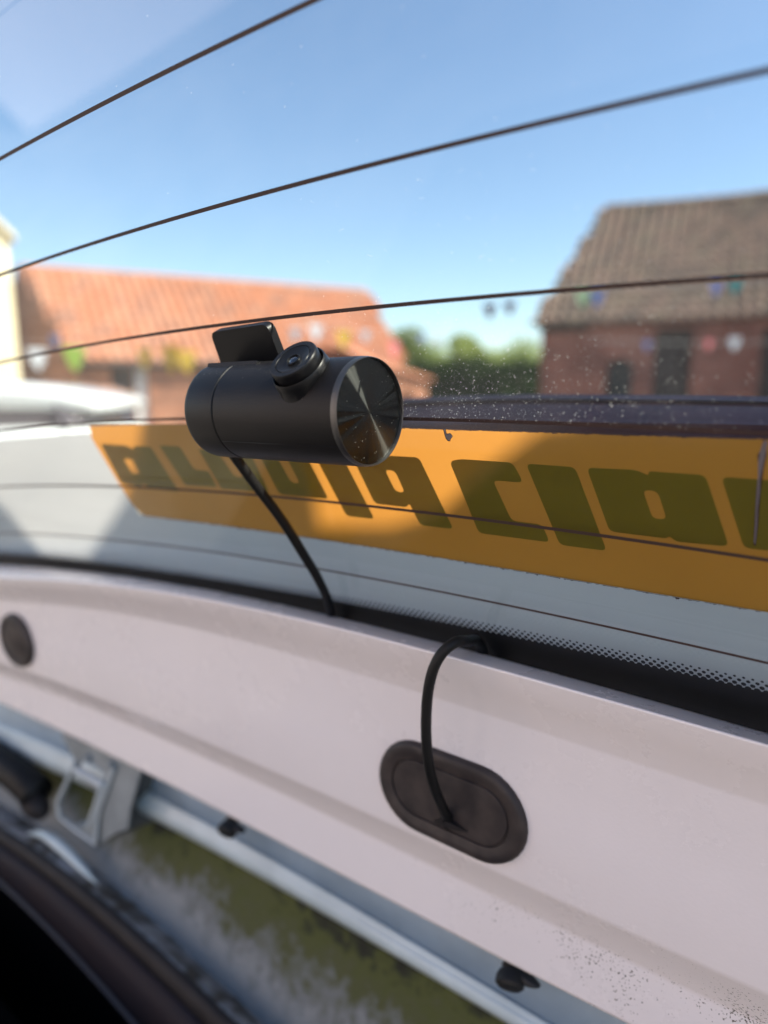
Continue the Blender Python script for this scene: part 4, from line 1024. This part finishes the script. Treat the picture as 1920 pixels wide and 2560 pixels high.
obj('mount_saddle', V, [(0, 1, 5, 4), (1, 2, 6, 5), (2, 3, 7, 6), (0, 3, 2, 1), (4, 5, 6, 7), (0, 4, 7, 3)], M['cam_smooth'], DC)
# dust on the camera
V = []; F = []
def dot(p, nrm, r):
    a = nrm.cross(ZV).normalized(); b = nrm.cross(a); k = len(V)
    for q in range(5): V.append(p+a*math.cos(q*1.257)*r+b*math.sin(q*1.257)*r)
    F.append(tuple(range(k, k+5)))
for i in range(420):
    x = rng.random()**1.0*LB_*.95; a = rng.normal()*.35+.25; nn = (UPV*math.cos(a)+RAD*math.sin(a)); dot(O+A*x+nn*(RR+.00005), nn, .00002+rng.random()**4*.00007)
for i in range(90):
    a = rng.random()*6.28; r = RD_*math.sqrt(rng.random())*.97; dot(O+A*(LB_-.0006)+UPV*math.cos(a)*r+RAD*math.sin(a)*r, A, .00002+rng.random()**4*.00007)
obj('dust', V, F, M['dust'], DC, kind='stuff')

# ------------------------------------------------------------------ things inside the access hole
CLM = mat('black_clip_plastic', (.012, .012, .013), .5)
def clip(label, px, py, sz):
    c = on_panel(px, py, -.008); root = empty('fir_tree_clip', c, label=label, category='clip')
    ax = (-H*.75-ZV*.45+UH*.25).normalized()
    sz *= .92; e1 = ax.cross(ZV).normalized(); e2 = ax.cross(e1)
    lathe('head', [(0, sz*.5), (sz*.25, sz*.62), (sz*.5, sz*.62), (sz*.62, sz*.48), (sz*.65, sz*.2)], c, ax, e1, e2, CLM, root, n=20)
    lathe('shank', [(-sz*1.6, sz*.12), (-sz*1.3, sz*.42), (-sz*1.1, sz*.25), (-sz*.8, sz*.45), (-sz*.6, sz*.25), (-.2*sz, sz*.45), (0, sz*.3)], c, ax, e1, e2, CLM, root, n=14)
    s = c+UH*sz*.95-ZV*sz*.05
    bm = bmesh.new(); bmesh.ops.create_icosphere(bm, subdivisions=2, radius=1)
    for v in bm.verts:
        p = v.co; v.co = s-UH*sz*.2+UH*p.x*sz*.62+H*p.y*sz*.3+ZV*(sz*.12+p.z*sz*.24*(1-.6*p.x))
    bmobj('wing', bm, CLM, root, True)
clip('small black plastic clip on the inner rib nearer the latch bracket', 575, 2062, .0085)
clip('large black plastic clip under the panel edge at the bottom right', 1278, 2430, .0088)

def bracket():
    root = empty('latch_bracket', on_panel(230, 2000, -.004), label='grey pressed steel latch bracket with cut-outs at the lower left', category='bracket')
    m = mat('grey_primed_steel', (.20, .225, .235), .4, noise=(60, (.30, .33, .345), .2)); md = mat('dark_primed_steel', (.085, .095, .10), .5)
    def P(loop, d0): return [panel_uz(*ZB(*p), d0) for p in loop]
    out = [(700, 250), (860, 560), (700, 900), (640, 1050), (650, 1190), (720, 1270), (1100, 1540), (1180, 1500), (1330, 1400), (1470, 1350), (1490, 1150), (1590, 780), (1640, 640)]
    h1 = [(900, 650), (1175, 815), (1230, 700), (1060, 590), (1050, 480), (960, 520)]
    h2 = [(850, 690), (760, 900), (700, 1040), (720, 1200), (870, 1300), (1030, 1300), (1100, 1100), (1150, 950)]
    def fn(u, z, s): return PV(u, z, -.003-.0012*s)
    bm = poly_bm([round_loop(P(out, -.003), .0012, 3), round_loop(P(h1, -.003), .001, 3), round_loop(P(h2, -.003), .001, 3)], fn, thick=True)
    bmobj('plate', bm, m, root)
    def rib(pts, d, r, name='highlight_rim'): tube(name, catmull([on_panel(*ZB(*p), d) for p in pts], 6), r, mf, root, 8)
    mf = mat('highlight_rim_paint', (.5, .55, .57), .35)  # pale edge bars: the rim highlights are put into their colour
    rib([(860, 580), (760, 820), (665, 1050), (690, 1210)], -.002, .0012)
    rib([(690, 1215), (880, 1370), (1105, 1530)], -.002, .0009)
    rib([(870, 660), (1040, 760), (1200, 850)], -.0015, .0022)
    rib([(1310, 640), (1230, 880), (1130, 1180), (1105, 1500)], -.0015, .0012)
    rib([(1150, 900), (1100, 1080), (1010, 1330)], -.003, .0014)
    # side web receding into the cavity
    q0 = P([(1310, 620), (1130, 1200), (1110, 1520)], -.002); q1 = P([(1600, 700), (1500, 1150), (1400, 1480)], -.002)
    V = [PV(*q, -.002) for q in q0]+[PV(q[0], q[1], -.028) for q in q1]
    V += [v+UH*.001 for v in V]
    obj('side_web', V, [(0, 1, 4, 3), (1, 2, 5, 4), (6, 9, 10, 7), (7, 10, 11, 8), (0, 3, 9, 6), (2, 8, 11, 5)], md, root, True)
    for p, r in (((1000, 540), .0022), ((1275, 620), .0026), ((930, 1310), .0018)):
        c = on_panel(*ZB(*p), -.001); lathe('bolt', [(-.003, r), (.0008, r), (.0014, r*.7)], c, -H, UH, ZV, m, root, n=6)
bracket()
def loom():
    root = empty('wiring_loom', on_panel(20, 1930, -.008), label='thick black wiring loom with a rubber boot at the left edge', category='wiring loom')
    path = catmull([on_panel(-260, 1800, -.006), on_panel(-80, 1860, -.006), on_panel(0, 1905, -.006), on_panel(55, 1945, -.006), on_panel(95, 1985, -.006)], 14)
    rad = [.0105+.0007*math.sin(i*2.4) for i in range(len(path))]
    tube('corrugated_sleeve', path, rad, M['cable'], root, 16)
    c = on_panel(88, 2012, -.004)
    bm = bmesh.new(); bmesh.ops.create_uvsphere(bm, u_segments=24, v_segments=16, radius=1)
    for v in bm.verts:
        p = v.co.copy(); k = 1+.05*math.sin(p.z*14); v.co = c+UH*p.x*.0125*k+H*p.y*.008+ZV*p.z*.0085+UH*p.z*-.002
    bmobj('rubber_boot', bm, M['rubber'], root, True)
loom()
# pale fold of the rim below the bracket
fold = catmull([on_panel(*ZB(*p), -.001) for p in ((330, 1400), (520, 1420), (760, 1600), (1000, 1850), (1180, 2050))], 8)
tube('rim_fold', fold, [.0035*math.sin(math.pi*min(1, max(.06, i/len(fold)+.08))) for i in range(len(fold))], M['rib'], TG, 12)
print('objects', len(bpy.data.objects))
